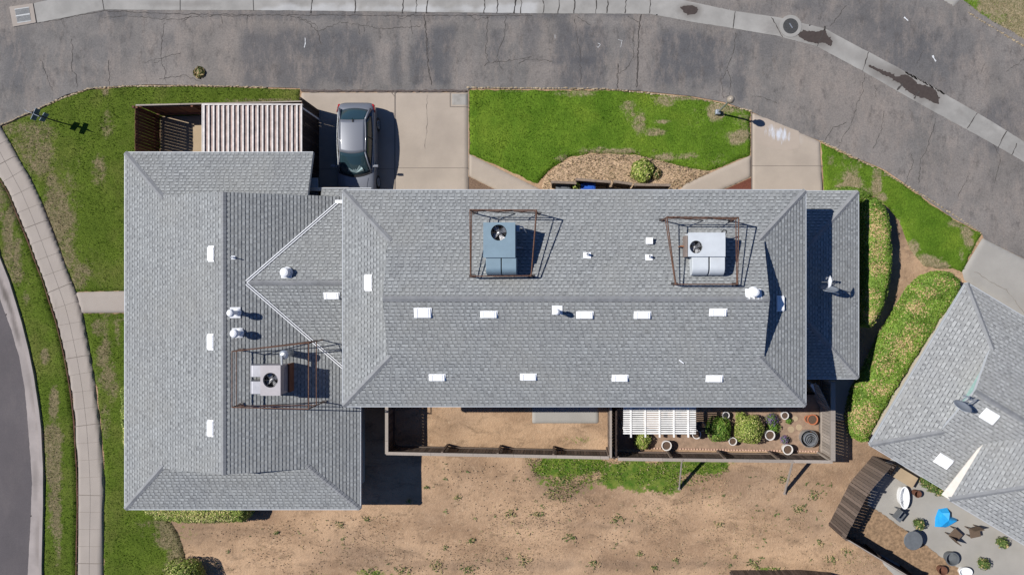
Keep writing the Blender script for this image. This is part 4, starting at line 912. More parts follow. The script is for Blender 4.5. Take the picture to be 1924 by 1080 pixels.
q = MB(); q.box(b[0]-.08, b[0], b[2]+.0, b[3]-.1, 5.9, 6.5); q.build('side_panel', M['fitting'], t)
t, b = ac_unit(pl['LE'], (489,686,527,743), [(464,686,491,708),(464,716,491,740)], (508,714,14), 4.6, 'acmauve', 'mauve grey air conditioner standing in the pipe frame on the left wing', dirv='W', hgt=.95, fanm='fandark')
q = MB(); q.tube([(b[1]-.1, b[3]-.02, 4.2), (b[1]-.1, b[3]+.36, 4.2)], .05); q.build('flue_elbow', M['galv'], t); q = MB(); q.lathe((b[1]-.05, b[3]+.38, 3.3), [(.14,0),(.14,.75),(.19,.78),(.19,.84),(.10,.9),(.001,.92)], 16); q.build('flue_pipe', M['galv'], t)
q = MB(); q.box(b[1]+.0, b[1]+.07, b[2]+.02, b[3]-.02, 3.3, 3.85); q.build('side_panel', M['fencered'], t)
# ---------- pipe frames ----------
def frame(plane, corners, zt, label, extra=(), mid=.35, rake=None):
    P = [Vector(G(x, y, zt)) for x, y in corners]; c = sum(P, Vector())/4
    t = thing('pipe_frame', (c.x, c.y, plane.z(c.x, c.y)), label, 'pipe frame', 'steel pipe frames round the rooftop units')
    def part(nm, segs, r=.023, m='rust'):
        for a, b in segs:
            q = MB(); q.tube([a, b], r, 7); q.build(nm, M[m], t)
    part('top_rail', [(P[i], P[(i+1)%4]) for i in range(4)])
    F = []
    for p in P: F.append(Vector((p.x, p.y, plane.z(p.x, p.y)+.02)))
    part('post', list(zip(P, F)), .025)
    Q = [p.lerp(f, mid) for p, f in zip(P, F)]
    part('middle_rail', [(Q[i], Q[(i+1)%4]) for i in range(4)], .020)
    for i, (a, b) in enumerate(extra): part('brace', [(a(P, F), b(P, F))], .018, 'steel')
    ft = MB()
    for f in F: ft.rbox(f, .24, .14, .03)
    ft2 = [MB() for _ in F]
    for m_, f in zip(ft2, F): m_.rbox(f, .24, .14, .03); m_.build('foot_plate', M['steel'], t)
    return t
frame(pl['MN'], [(883,394),(1008,395),(998,518),(884,519)], 6.5, 'rusty pipe frame around the blue grey air conditioner', [(lambda P, F: P[0], lambda P, F: F[1].lerp(F[0], .35)), (lambda P, F: P[1].lerp(P[0], .55), lambda P, F: F[1]), (lambda P, F: P[2].lerp(P[3], .3)+Vector((0,0,0)), lambda P, F: F[2])])
frame(pl['MN'], [(1253,408),(1388,409),(1386,534),(1270,534)], 6.6, 'rusty pipe frame around the pale grey air conditioner', [(lambda P, F: P[0], lambda P, F: F[1].lerp(F[0], .4)), (lambda P, F: P[1].lerp(P[0], .5), lambda P, F: F[1])])
frame(pl['LE'], [(436,660),(580,644),(580,768),(436,765)], 4.75, 'rusty pipe frame around the mauve air conditioner on the left wing', [(lambda P, F: P[0], lambda P, F: F[1]), (lambda P, F: P[1], lambda P, F: P[1].lerp(F[0], .4)), (lambda P, F: P[3], lambda P, F: F[2])], mid=.5)
# ---------- satellite dishes ----------
def dish(base, ctr, aim, r, label, arm=True):
    base = Vector(base); ctr = Vector(ctr); aim = Vector(aim).normalized()
    t = thing('satellite_dish', base, label, 'satellite dish')
    up = Vector((0,0,1)); rt = aim.cross(up).normalized(); u = rt.cross(aim)
    mb = MB(); vs = [ctr]; fs = []; rings = 5; n = 28
    for i in range(1, rings+1):
        q = i/rings
        for k in range(n):
            a = 2*math.pi*k/n; vs.append(ctr+(rt*math.cos(a)*r*1.12+u*math.sin(a)*r)*q+aim*(.22*r*q*q))
    fs += [(0, 1+k, 1+(k+1)%n) for k in range(n)]
    for i in range(rings-1):
        for k in range(n): fs.append((1+i*n+k, 1+(i+1)*n+k, 1+(i+1)*n+(k+1)%n, 1+i*n+(k+1)%n))
    mb.add(vs, fs); o = mb.build('reflector', M['dish'], t, smooth=True)
    s = o.modifiers.new('solid', 'SOLIDIFY'); s.thickness = .02
    m = MB(); m.tube([base, base+Vector((0,0,max(.15, (ctr.z-base.z)*.5))), ctr-aim*.04], .025); m.rbox(base, .2, .2, .02); m.build('mast', M['galv'], t)
    m = MB(); tip = ctr+aim*(r*1.35)-u*r*.55; m.bar(ctr-u*r*.9+aim*.05, tip, .022, .022); m.build('feed_arm', M['dish'], t)
    m = MB(); m.bar(tip-rt*.13, tip+rt*.13, .05, .05)
    for k in (-.11, 0, .11): m.tube([tip+rt*k, tip+rt*k-aim*.08], .028, 10)
    m.build('feed_horns', M['galv'], t); return t
c = on(pl['PE'], 1570, 552); dish(c, G(1557, 545, c.z+.70), (.03, .90, .42), .36, 'satellite dish on the low right wing of the long building')
pn = MB(); c = on(pl['PN'], 1543, 530); 
tp = thing('antenna_panel', c, 'small pale leaf-shaped antenna panel beside the satellite dish on the low wing', 'antenna')
pn.add([c+Vector(v) for v in [(-.03,-.24,.9),(.07,-.15,.9),(.09,.05,.95),(0,.26,1.0),(-.05,.05,.95)]]+[c+Vector(v)+Vector((.0,0,-.03)) for v in [(-.03,-.24,.9),(.07,-.15,.9),(.09,.05,.95),(0,.26,1.0),(-.05,.05,.95)]], [(0,1,2,3,4),(9,8,7,6,5)]+[(i,5+i,5+(i+1)%5,(i+1)%5) for i in range(5)]); pn.build('panel', M['white'], tp)
pn = MB(); pn.tube([c, c+Vector((0,0,.9))], .02); pn.build('pole', M['galv'], tp)
c = on(pS, 1826, 748); dish(c, G(1807, 765, c.z+.7), (.25, .80, .55), .34, 'satellite dish on the roof of the neighbouring house')
# ---------- fences ----------
def fence(name, pts, h, label, mat='fence', z0=0.0, group=None, rail_in=None, closed=False, sag=0, boards_cat='fence', cap=True, posts=2.4, capw=.14):
    """vertical board fence along ground points (world XY), boards, rails, posts, top cap"""
    t = thing(name, (*pts[0], z0), label, 'fence', group)
    bd = MB(); rl = MB(); cp = MB()
    for a, b in zip(pts[:-1], pts[1:]):
        a = Vector((*a, 0)); b = Vector((*b, 0)); d = (b-a); L = d.length; d.normalize(); n = Vector((-d.y, d.x, 0)); Mx = Matrix((d, n, Vector((0,0,1)))).transposed()
        s_ = 0
        while s_ < L-.02:
            w_ = min(.14, L-s_); hh = h+random.uniform(-.02, .015); p = a+d*(s_+w_/2)
            bd.rbox(p+Vector((0,0,z0+hh/2))+n*random.uniform(-.004,.004), w_-.008, .02, hh, Mx, random.random()); s_ += .145
        side = rail_in if rail_in is not None else 1
        for z in (.3, h-.25): rl.rbox((a+b)/2+Vector((0,0,z0+z))+n*side*.035, L, .045, .09, Mx, random.random())
        k = max(1, round(L/posts))
        for i in range(k+1):
            p = a+d*(L*i/k); q = MB(); q.rbox(p+n*side*.10+Vector((0,0,z0+(h-.02)/2)), .09, .09, h-.02, Mx, random.random()); q.build('post', M[mat], t)
        if cap:
            s_ = 0
            while s_ < L-.01:
                w_ = min(1.9+random.uniform(-.1,.1), L-s_); cp.rbox(a+d*(s_+w_/2)+Vector((0,0,z0+h+.025+random.uniform(0,.004)))+n*side*.03, w_-.008, capw, .035, Mx, random.uniform(.2,.9)); s_ += w_
    bd.build('boards', M[mat], t); rl.build('rails', M[mat], t)
    if cap: cp.build('cap_rail', M['fencegrey'], t)
    return t
# left patio enclosure
fence('fence', [(-19.0,5.95),(-19.0,8.0)], 1.9, 'dark brown board fence on the left end of the small patio', 'fencered', cap=False)
fence('fence', [(-18.95,8.08),(-11.6,8.25)], 1.9, 'dark brown board fence along the top of the small patio', 'fencered', rail_in=-1, cap=True, capw=.06)
fence('fence', [(-11.5,8.3),(-11.5,4.6)], 2.15, 'shade-darkened board fence between the striped awning and the parked car', 'fencedark', rail_in=-1, cap=False)  # shade of the east face is put into the board colour
# striped patio awning
zt = 2.3; x0, y1 = G2(383,195.5,zt); x1, y0 = G2(567,290,zt)
aw = thing('patio_awning', ((x0+x1)/2, (y0+y1)/2, 0), 'white and brown striped metal awning over the small patio', 'awning')
m = MB(); n = 20; pt = (x1-x0)/n
m.box(x0, x1, y0, y1, zt-.06, zt-.05, .5)
m.build('sheet', plain('brown awning sheet', (.20,.145,.13), .5, .2, .45, 3), aw)
for k in range(n+1):
    m = MB(); xx = min(x0+k*pt, x1-.02); m.box(xx-.034, xx+.034, y0, y1-.06, zt-.05, zt+.01, 1); m.build('rib', M['awn'], aw)
m = MB(); m.box(x0-.05, x1+.03, y1-.055, y1, zt-.10, zt+.03); m.box(x0-.09, x0-.05, y0, y1, zt-.10, zt+.01); m.build('edge_beam', M['awn'], aw)
for xx, yy in ((x0, y1-.1), (x1-.1, y1-.1), ((x0+x1)/2, y1-.1)):
    m = MB(); m.box(xx, xx+.08, yy-.08, yy-.0, 0, zt-.11); m.build('post', M['whitewood'], aw)
# middle yard fence
fence('fence', [(-7.95,-4.9),(-7.95,-7.42),(2.0,-7.62)], 1.62, 'grey-brown board fence around the bare middle yard', 'fence', rail_in=1)
fence('fence', [(2.05,-4.9),(2.05,-7.6)], 1.6, 'board divider fence between the bare yard and the potted garden', 'fence', rail_in=1, capw=.10)
fence('fence', [(2.35,-5.0),(2.35,-7.62)], 1.65, 'dark second divider fence at the left end of the potted garden', 'fencedark', rail_in=-1, cap=False)
fence('fence', [(2.4,-7.68),(11.98,-7.80)], 1.62, 'grey-capped board fence along the bottom of the potted garden', 'fence', rail_in=1)
fence('fence', [(12.0,-7.72),(12.0,-4.2)], 1.70, 'weathered board fence on the right end of the potted garden', 'fencegrey', rail_in=1, capw=.20)
fence('fence', [(9.75,-4.95),(11.9,-4.95)], .5, 'low dark board edging across the garden near the low wing', 'fencedark', cap=False)
# leaning braces behind the garden fence
for (bx, by), (tx, ty), l in [((1276,917),(1281,864),'thin grey brace pole leaning on the fence below the pergola garden'), ((1474,926),(1489,868),'thin grey brace pole leaning on the fence below the galvanised tub')]:
    a = Vector(G(bx, by, 0)); b = Vector(G(tx, ty, 1.65)); m = MB(); m.bar(a, b, .03, .15); m.rbox(b, .10, .05, .10); m.rbox(a+Vector((0,0,.03)), .12, .12, .06)
    tag(m.build('brace_pole', M['fencegrey']), l, 'pole', 'brace poles behind the garden fence')
# entry screen, bins behind it
def screen(pts, zt, label):
    (x0,y0),(x1,y1) = pts; a = Vector(G(x0, y0, zt)); b = Vector(G(x1, y1, zt)); d = (b-a); L = d.length; d.normalize(); n = Vector((-d.y, d.x, 0)); Mx = Matrix((d, n, Vector((0,0,1)))).transposed()
    t = thing('screen_panel', (a.x, a.y, 0), label, 'screen panel', 'dark screen panels before the entry')
    m = MB(); k = int(zt/.13)
    for i in range(k): m.rbox((a+b)/2*1.0+Vector((0,0,-zt+.10+i*.13)), L-.02, .025, .115, Mx, random.random())
    m.build('boards', M['fencedark'], t)  # boards coloured as dark as their shaded south face
    for p in (a+d*.06, b-d*.06): m = MB(); m.rbox(Vector((p.x, p.y, zt/2))-n*.06, .07, .07, zt, Mx, .4); m.build('post', M['fencedark'], t)
    m = MB(); m.rbox((a+b)/2+Vector((0,0,.01)), L, .11, .03, Mx, .2); m.build('cap_rail', m_w2, t)
m_w2 = plain('brown cap rail', (.20,.155,.12), .8, 0, .3, 12)
screen([(1035,342),(1083,344)], 1.45, 'leftmost dark screen panel, beside the grey bin'); screen([(1081,337),(1148,342)], 1.6, 'dark screen panel standing behind the blue bin')
screen([(1153,341),(1188,346)], 1.55, 'short dark screen panel right of the gap'); screen([(1191,347),(1260,348)], 1.45, 'rightmost long dark screen panel below the bush')
def bin_(px, py, zt, mat, label):
    x, y = G2(px, py, zt); t = thing('rubbish_bin', (x, y, 0), label, 'bin'); m = MB()
    a = [(x-.24,y-.24,.05),(x+.24,y-.24,.05),(x+.24,y+.24,.05),(x-.24,y+.24,.05)]; b = [(x-.31,y-.33,zt-.1),(x+.31,y-.33,zt-.1),(x+.31,y+.33,zt-.1),(x-.31,y+.33,zt-.1)]
    m.add(a+b, [(3,2,1,0),(0,1,5,4),(1,2,6,5),(2,3,7,6),(3,0,4,7),(4,5,6,7)]); m.build('body', M[mat], t, bevel=.02)
    m = MB(); m.box(x-.33, x+.33, y-.35, y+.35, zt-.1, zt-.03); m.box(x-.27, x+.27, y-.29, y+.29, zt-.03, zt); m.box(x-.2, x+.2, y+.1, y+.2, zt, zt+.02); m.build('lid', M[mat], t, bevel=.02)
    for s_ in (-1, 1): m = MB(); m.tube([(x+s_*.20-.03, y-.30, .1), (x+s_*.20+.03, y-.30, .1)], .10, 14); m.build('wheel', M['black'], t)
    m = MB(); m.tube([(x-.22, y+.36, zt-.08), (x+.22, y+.36, zt-.08)], .018); m.build('handle', M[mat], t)
bin_(1058,358,1.0,'greyplastic','dark grey wheeled bin behind the leftmost screen panel'); bin_(1105,359,1.02,'blue','bright blue wheeled bin behind the dark screen')
# ---------- street lamp ----------
bx, by = G2(1347,213); lp = thing('lamp_post', (bx, by, .05), 'pale garden lamp post with round globe in its bare patch by the road', 'lamp post')
hz = 2.05; tp_ = Vector((bx+.10, by+.02, hz))
m = MB(); m.tube([(bx, by, .05), tp_], [.045,.04], 12); m.build('post', M['galv'], lp)
m = MB(); m.box(bx-.11, bx+.11, by-.11, by+.11, .04, .30); m.build('base', M['dish'], lp, bevel=.02)
m = MB(); m.lathe(tp_, [(.05,-.02),(.11,.0),(.12,.03),(.05,.06)], 16); m.build('collar', M['steel'], lp)
m = MB(); m.lathe(tp_, [(.06,.05),(.13,.12),(.17,.24),(.16,.34),(.11,.44),(.04,.48),(.001,.48)], 20); m.build('globe', M['lens'], lp, smooth=True)
# ---------- street sign ----------
bx, by = G2(112,230); sg = thing('street_sign', (bx, by, .03), 'street sign pole with blue grey plates on the lawn corner by the road', 'sign')
m = MB(); m.bar((bx, by, 0), (bx, by, 1.75), .05, .05); m.build('pole', M['steel'], sg)
for z, a, L in ((1.58, 0.42, .70), (1.50, -1.15, .55), (.98, -1.0, .42)):
    m = MB(); d = Vector((math.cos(a), -math.sin(a), 0)); Mx = Matrix((d, Vector((-d.y, d.x, 0)), Vector((0,0,1)))).transposed(); m.rbox((bx, by, z), L, .02, .30 if z > 1.4 else .30, Mx); m.build('sign_plate', M['signblue'], sg)
# ---------- iron covers ----------
cx, cy = G2(1485,50); mh = thing('manhole_cover', (cx, cy, .03), 'round iron manhole cover in the concrete gutter strip', 'manhole cover')
m = MB(); m.lathe((cx, cy, .03), [(.52,0),(.52,.012),(.36,.016)], 36); m.build('collar', M['gutter'], mh)
m = MB(); m.lathe((cx, cy, .034), [(.355,0),(.355,.018),(.33,.022),(.32,.012),(.001,.012)], 36)
for k in range(-4, 5):
    L = math.sqrt(max(.0, .30**2-(k*.07)**2)); m.box(cx-L, cx+L, cy+k*.07-.012, cy+k*.07+.012, .045, .054)
m.build('lid', M['iron'], mh)
m = MB(); m.bar((cx-.06, cy+.12, .062), (cx+.08, cy-.10, .062), .05, .012); m.build('lift_bar', M['galv'], mh)
dr = thing('storm_drain', (*G2(44,29), .03), 'storm drain with slotted grate at the left end of the gutter strip', 'drain')
m = MB(); P = [G2(*q) for q in ((19,14),(63,7.5),(69,43.5),(26,51.5))]; I = [G2(*q) for q in ((29,19),(56,15),(60,40),(34,44))]
vs = [(x,y,.05) for x,y in P]+[(x,y,.05) for x,y in I]+[(x,y,-.04) for x,y in P]+[(x,y,-.2) for x,y in I]
m.add(vs, [(i,4+i,4+(i+1)%4,(i+1)%4) for i in range(4)]+[(i,(i+1)%4,8+(i+1)%4,8+i) for i in range(4)]+[(4+i,12+i,12+(i+1)%4,4+(i+1)%4) for i in range(4)]); m.build('frame', M['walk'], dr)
m = MB(); A, B, Cc, Dd = [Vector((*q, .046)) for q in I]; m.add([q-Vector((0,0,.12)) for q in (A,B,Cc,Dd)], [(3,2,1,0),(0,1,2,3)]); m.build('pit', M['black'], dr)
m = MB()
for k in range(14):
    t_ = (k+.5)/14
    m.bar(A.lerp(B, t_), Dd.lerp(Cc, t_), .018, .03)
m.bar(A.lerp(Dd,.5)+Vector((0,0,.004)), B.lerp(Cc,.5)+Vector((0,0,.004)), .06, .03); m.bar(A, B, .04, .02); m.bar(Dd, Cc, .04, .02); m.build('grate', M['grate'], dr)
# ---------- pergola ----------
zt = 2.25; x0, y1 = G2(1171,760,zt); x1, y0 = G2(1307.5,815,zt)
pg = thing('pergola', ((x0+x1)/2, (y0+y1)/2, 0), 'white slatted pergola in the garden against the long roof', 'pergola')
n = 14
for k in range(n):
    y = y0+.03+(y1-y0-.06)*k/(n-1); m = MB(); m.box(x0, x1, y-.029, y+.029, zt-.02, zt+.02, .7); m.build('slat', M['whitewood'], pg)
for k in range(5):
    x = x0+(x1-x0)*(.105+.197*k); m = MB(); m.box(x-.022, x+.022, y0-.14, y1+.3, zt-.12, zt-.02); m.box(x-.035, x+.035, y0-.14, y1+.3, zt+.025, zt+.05); m.build('beam', M['whitewood'], pg)
for x in (x0+.1, x1-.1): m = MB(); m.box(x-.045, x+.045, y0+.05, y0+.14, 0, zt-.12); m.build('post', M['whitewood'], pg)
m = MB(); m.box(x0+.05, x1-.05, y0+.06, y0+.10, zt-.22, zt-.12); m.build('cross_beam', M['whitewood'], pg)
# ---------- pots, tub, shrubs ----------
def leaves(name, sampler, n, size, mat, parent, tonef=None, flat=.5):
    V = []; T = []
    for i in range(n):
        p, nr = sampler(); l = random.uniform(*size); nr = (Vector(nr)+Vector((random.gauss(0,flat), random.gauss(0,flat), random.gauss(0,flat)*.6))).normalized()
        a = nr.orthogonal().normalized(); a = Matrix.Rotation(random.uniform(0, 6.283), 3, nr)@a; b = nr.cross(a)*l*.28
        p = Vector(p); V += [p-a*l*.5, p+b+nr*l*.08, p+a*l*.5, p-b+nr*l*.08]; T.append(random.random() if tonef is None else tonef(p))
    mb = MB(); mb.v = [tuple(q) for q in V]; mb.f = [[4*i, 4*i+1, 4*i+2, 4*i+3] for i in range(len(V)//4)]; mb.t = T; mb.m = [0]*len(T)
    return mb.build(name, M[mat], parent)
def ball_sampler(c, rx, ry, rz):
    def f():
        while True:
            d = Vector((random.gauss(0,1), random.gauss(0,1), random.gauss(0,1))).normalized()
            if d.z > -.35: break
        k = 1+.10*math.sin(5*d.x+c[0])*math.cos(4*d.y+c[1])-random.random()**2*.22
        return (c[0]+d.x*rx*k, c[1]+d.y*ry*k, c[2]+d.z*rz*k), d
    return f
def shrub(name, px, py, r, h, label, cat, mat='shrub', n=900, size=(.05,.10), rx=1.0, tonef=None, group=None):
    x, y = G2(px, py, h*.6); t = thing(name, (x, y, 0), label, cat, group)
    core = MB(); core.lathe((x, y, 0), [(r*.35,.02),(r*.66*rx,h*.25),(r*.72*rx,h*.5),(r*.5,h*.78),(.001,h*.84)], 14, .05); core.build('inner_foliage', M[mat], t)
    leaves('foliage', ball_sampler((x, y, h*.48), r*rx, r, h*.52), n, size, mat, t, tonef); m = MB(); m.tube([(x,y,-.05),(x+.02,y,h*.4)], [.05,.03]); m.build('stem', M['bark'], t); return t
shrub('round_shrub', 1408, 807, .68, 1.0, 'large round yellow-green shrub in the middle of the potted garden', 'shrub', 'hedgey', 3200, (.05,.10))
shrub('round_shrub', 1351, 806, .60, .85, 'round green shrub between the pergola and the large round shrub', 'shrub', 'shrub', 2400, (.05,.10))
shrub('round_shrub', 1392, 784, .26, .55, 'small pale shrub behind the large round shrub', 'shrub', 'hedgey', 400, (.05,.09))
shrub('round_shrub', 1207, 828, .40, .6, 'leafy green shrub under the left corner of the pergola', 'shrub', 'hedgey', 900, (.07,.13))
shrub('round_shrub', 1482, 790, .16, .25, 'tiny light green plant between the pots by the stepping stones', 'shrub', 'shrub', 120, (.05,.08))
lt = lambda p: .95 if random.random() < .45 else random.random()*.7
shrub('flowering_plant', 1450, 788, .30, .5, 'purple flowering plant above the pale pot', 'plant', 'lav', 520, (.04,.08), tonef=lt)
shrub('flowering_plant', 1453, 804, .34, .35, 'low green leafy plant next to the purple flowers', 'plant', 'shrub', 380, (.04,.08))
shrub('flowering_plant', 1474, 826, .20, .45, 'small purple flowering plant above the lower pale pot', 'plant', 'lav', 300, (.04,.07), tonef=lambda p: .95 if random.random() < .65 else random.random()*.6)
shrub('bush', 1207, 321, .55, .50, 'bright green leafy bush on the straw bed before the long roof', 'shrub', 'hedgey', 1700, (.08,.16))
shrub('bush', 1232, 326, .28, .3, 'withered brown tuft beside the bright green bush', 'shrub', 'weed', 260, (.06,.12), tonef=lambda p: random.choice((.95,.5,.9)))
shrub('bush', 1083, 351, .22, 1.25, 'small bright green plant between the grey and blue bins', 'shrub', 'hedgey', 220, (.06,.11))
shrub('round_shrub', 343, 1090, 1.0, 1.25, 'round clipped shrub at the bottom edge on the lower left lawn', 'shrub', 'hedgey', 5200, (.05,.11))
shrub('fallen_clump', 374, 136, .27, .12, 'yellowish clump of cut leaves lying on the road', 'leaf clump', 'weed', 230, (.08,.16), tonef=lambda p: random.choice((.95,.7,.6,.9)))
def pot(px, py, r, h, label, mat='potwhite', soil='soil', group='flower pots in the garden', lean=0):
    x, y = G2(px, py, h); t = thing('flower_pot', (x, y, 0), label, 'flower pot', group); m = MB()
    m.lathe((x, y, 0), [(.001,.0),(r*.62,0),(r*.80,h*.3),(r*.92,h*.7),(r*.92,h*.88),(r,h*.9),(r,h),(r*.82,h),(r*.80,h*.86)], 28); m.build('vessel', M[mat], t, smooth=False)
    m = MB(); m.lathe((x, y, 0), [(r*.81,h*.87),(r*.4,h*.90),(.001,h*.90)], 20); m.build('soil', M[soil], t); return t
pot(1252.5,837,.235,.50,'pale glazed pot standing alone below the pergola'); pot(1309,816,.21,.45,'pale glazed pot partly under the right end of the pergola'); pot(1317,801,.24,.50,'glossy black pot at the right corner of the pergola','potblack')
pot(1364,780,.17,.35,'small dark pot with pale rim above the green round shrub','potwhite','black'); pot(1377,829,.19,.42,'pale pot in front of the large round shrub')
pot(1447,817.5,.235,.48,'pale pot right of the large round shrub'); pot(1475,780.5,.18,.38,'small pale pot close under the eave'); pot(1480.5,844.5,.24,.52,'pale pot nearest the bottom fence on the right')
pot(1527,788,.25,.30,'round terracotta bowl pot at the right end of the garden','terra'); pot(1519,787,.18,.24,'smaller terracotta pot tucked against the terracotta bowl','terra')
x, y = G2(1521,824,.45); t = thing('galvanised_tub', (x, y, 0), 'galvanised metal tub with nested spiral rings at the right end of the garden', 'tub'); r = .40
m = MB(); m.lathe((x, y, 0), [(.001,.02),(r*.9,0),(r,.45),(r*.96,.45),(r*.88,.05)], 32); m.build('shell', M['galv'], t)
for k, (rr, dx, dy, hh) in enumerate([(.30,.03,-.01,.50),(.22,.05,-.03,.54),(.14,.06,-.05,.58),(.07,.07,-.06,.60)]):
    m = MB(); m.lathe((x+dx, y+dy, 0), [(rr*.92,.1),(rr,hh),(rr*.86,hh),(rr*.8,.12)], 24); m.build('inner_ring', M['galv'], t)
m = MB(); m.lathe((x, y, .08), [(r*.86,0),(.001,0)], 20); m.build('tub_floor', M['soil'], t)
for (px, py, r), l in zip([(1486,806,.16),(1501,802,.15),(1494,786,.13)], ['larger round stepping stone on the garden soil', 'second round stepping stone nearer the tub', 'small round stone disc near the upper pale pot']):
    x, y = G2(px, py); m = MB(); m.lathe((x, y, -.01), [(r,0),(r,.045),(r*.92,.055),(.001,.055)], 20); tag(m.build('stepping_stone', M['paver']), l, 'stone', 'stepping stones in the garden')
# edging bricks along the bottom fence of the garden
brk = plain('pale brick', (.50,.33,.25), .85, 0, .15, 9)
eb = thing('brick_edging', (*G2(1380,845), 0), 'row of small pale edging bricks along the inside of the bottom garden fence', 'edging')
for k in range(62):
    px = 1213+k*5.35; 
    if 1243 < px < 1272 or 1466 < px < 1492: continue
    x, y = G2(px, 841+k*.10+random.uniform(-.4,.4)); m = MB(); m.rbox((x, y, .05), .085, .07, .09, Matrix.Rotation(random.uniform(-.1,.1), 3, 'Z'), random.random()); m.build('brick', brk, eb)
# gate and chair at the corner of the low wing
x, y = G2(1545,730,1.6); t = thing('garden_gate', (x, y, 0), 'blue shaded wooden gate standing ajar by the low wing corner', 'gate')
m = MB(); a = Vector(G(1541,722,1.6)); b = Vector(G(1562,742,1.6))
a = Vector((11.35,-4.35,0)); b = Vector((11.95,-5.55,0))
for k in range(9): p = a.lerp(b, (k+.5)/9); d = (b-a).normalized(); Mx = Matrix((d, Vector((-d.y,d.x,0)), Vector((0,0,1)))).transposed(); m.rbox(p+Vector((0,0,.85)), .13, .025, 1.5, Mx, random.random())
m.build('boards', M['fencegrey'], t); m = MB(); m.bar(a+Vector((0,0,.2)), b+Vector((0,0,1.5)), .08, .04); m.build('diagonal_brace', M['fencegrey'], t)
t = thing('folding_ladder', (*G2(1532,728,.9), 0), 'pale blue folded ladder or boards leaning in the shade by the low wing', 'ladder'); m = MB()
for o_ in (0, .12, .24): m.bar(G(1524+o_*30, 722-o_*10, .9), G(1534+o_*30, 738-o_*10, .6), .09, .03)
m.build('boards', M['white'], t)
# ---------- hedges ----------
def hedge(px, h, label, n, mat='hedge', size=(.04,.08), drylist=(), rr=.35, cat='hedge', lump=.10):
    poly = PG(px, h); P = np.asarray(poly); x0, y0 = P.min(0); x1, y1 = P.max(0); c = P.mean(0); t = thing('hedge', (c[0], c[1], 0), label, cat)
    def hz(X, Y, D):
        d = np.clip(-D, 0, rr); return h-rr+np.sqrt(np.maximum(rr*rr-(rr-d)**2, 0))+(fbm(X, Y, .5, 12)-.5)*2*lump
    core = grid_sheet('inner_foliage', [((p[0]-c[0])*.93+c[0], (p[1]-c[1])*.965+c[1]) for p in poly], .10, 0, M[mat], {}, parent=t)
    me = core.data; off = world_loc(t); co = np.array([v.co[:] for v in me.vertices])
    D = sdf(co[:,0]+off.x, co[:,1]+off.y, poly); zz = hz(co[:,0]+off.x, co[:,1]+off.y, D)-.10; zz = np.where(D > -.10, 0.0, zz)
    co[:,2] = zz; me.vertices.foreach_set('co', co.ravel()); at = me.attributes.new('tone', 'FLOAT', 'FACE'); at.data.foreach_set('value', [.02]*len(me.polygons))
    # leaves on top
    N = n*3; X = rng.uniform(x0, x1, N); Y = rng.uniform(y0, y1, N); D = sdf(X, Y, poly)+(fbm(X, Y, .3, 2)-.5)*.12; k = D < 0; X, Y, D = X[k][:n], Y[k][:n], D[k][:n]
    Z = hz(X, Y, D)-rng.random(len(X))**2*.12
    e = .02; Dx = sdf(X+e, Y, poly)-sdf(X-e, Y, poly); Dy = sdf(X, Y+e, poly)-sdf(X, Y-e, poly); s_ = np.clip(1+D/rr, 0, 1); nx = Dx/(2*e)*s_; ny = Dy/(2*e)*s_; nz = np.ones(len(X))*.9
    # leaves on the sides
    L = []; per = 0
    for i in range(len(poly)):
        a = Vector(poly[i]); b = Vector(poly[(i+1)%len(poly)]); per += (b-a).length
    ns = int(per*h*n/max(1, abs(sum(poly[i][0]*poly[(i+1)%len(poly)][1]-poly[(i+1)%len(poly)][0]*poly[i][1] for i in range(len(poly))))/2)*.5)
    sx, sy, sz, sn, sm = [], [], [], [], []
    for i in range(len(poly)):
        a = Vector(poly[i]); b = Vector(poly[(i+1)%len(poly)]); d = b-a; m_ = int(ns*d.length/per); d.normalize(); nn = Vector((d.y, -d.x))
        mid_ = (a+b)/2+nn*.05
        if sdf(np.array([mid_.x]), np.array([mid_.y]), poly)[0] < 0: nn = -nn
        for _ in range(m_):
            p = a.lerp(b, random.random())+nn*random.uniform(-.10, .04); sx.append(p.x); sy.append(p.y); sz.append(random.uniform(.03, h-rr*.6)); sn.append(nn.x); sm.append(nn.y)
    X = np.concatenate([X, sx]); Y = np.concatenate([Y, sy]); Z = np.concatenate([Z, sz]); nx = np.concatenate([nx, sn]); ny = np.concatenate([ny, sm]); nz = np.concatenate([nz, np.full(len(sx), .4)])
    N = len(X); nv = np.stack([nx, ny, nz], 1)+rng.normal(0, .45, (N, 3)); nv /= np.linalg.norm(nv, axis=1)[:,None]
    a = np.cross(nv, rng.normal(0, 1, (N, 3))); a /= np.linalg.norm(a, axis=1)[:,None]; b = np.cross(nv, a); l = rng.uniform(size[0], size[1], N)[:,None]; Pp = np.stack([X, Y, Z], 1)-np.array(off)
    V = np.stack([Pp-a*l*.5, Pp+b*l*.3+nv*l*.08, Pp+a*l*.5, Pp-b*l*.3+nv*l*.08], 1).reshape(-1, 3)
    me = bpy.data.meshes.new('foliage'); me.from_pydata(V.tolist(), [], np.arange(N*4).reshape(-1, 4).tolist()); me.materials.append(M[mat])
    dry = blob(X*(H/(H-h))**0, Y, [(*((lambda q: (q[0]*S+CX, CY-q[1]*S))(G2(q[0], q[1], h))), *q[2:]) for q in drylist]) if drylist else np.zeros(N)
    tone = np.clip(fbm(X, Y, .5, 41)*.8-.05+rng.uniform(-.3, .35, N), 0, .78); tone = np.where(rng.random(N) < dry*.62+.04, .95, tone)
    at = me.attributes.new('tone', 'FLOAT', 'FACE'); at.data.foreach_set('value', tone.astype(np.float32)); me.update(); o = bpy.data.objects.new('foliage', me); C.objects.link(o); o.parent = t
    return t
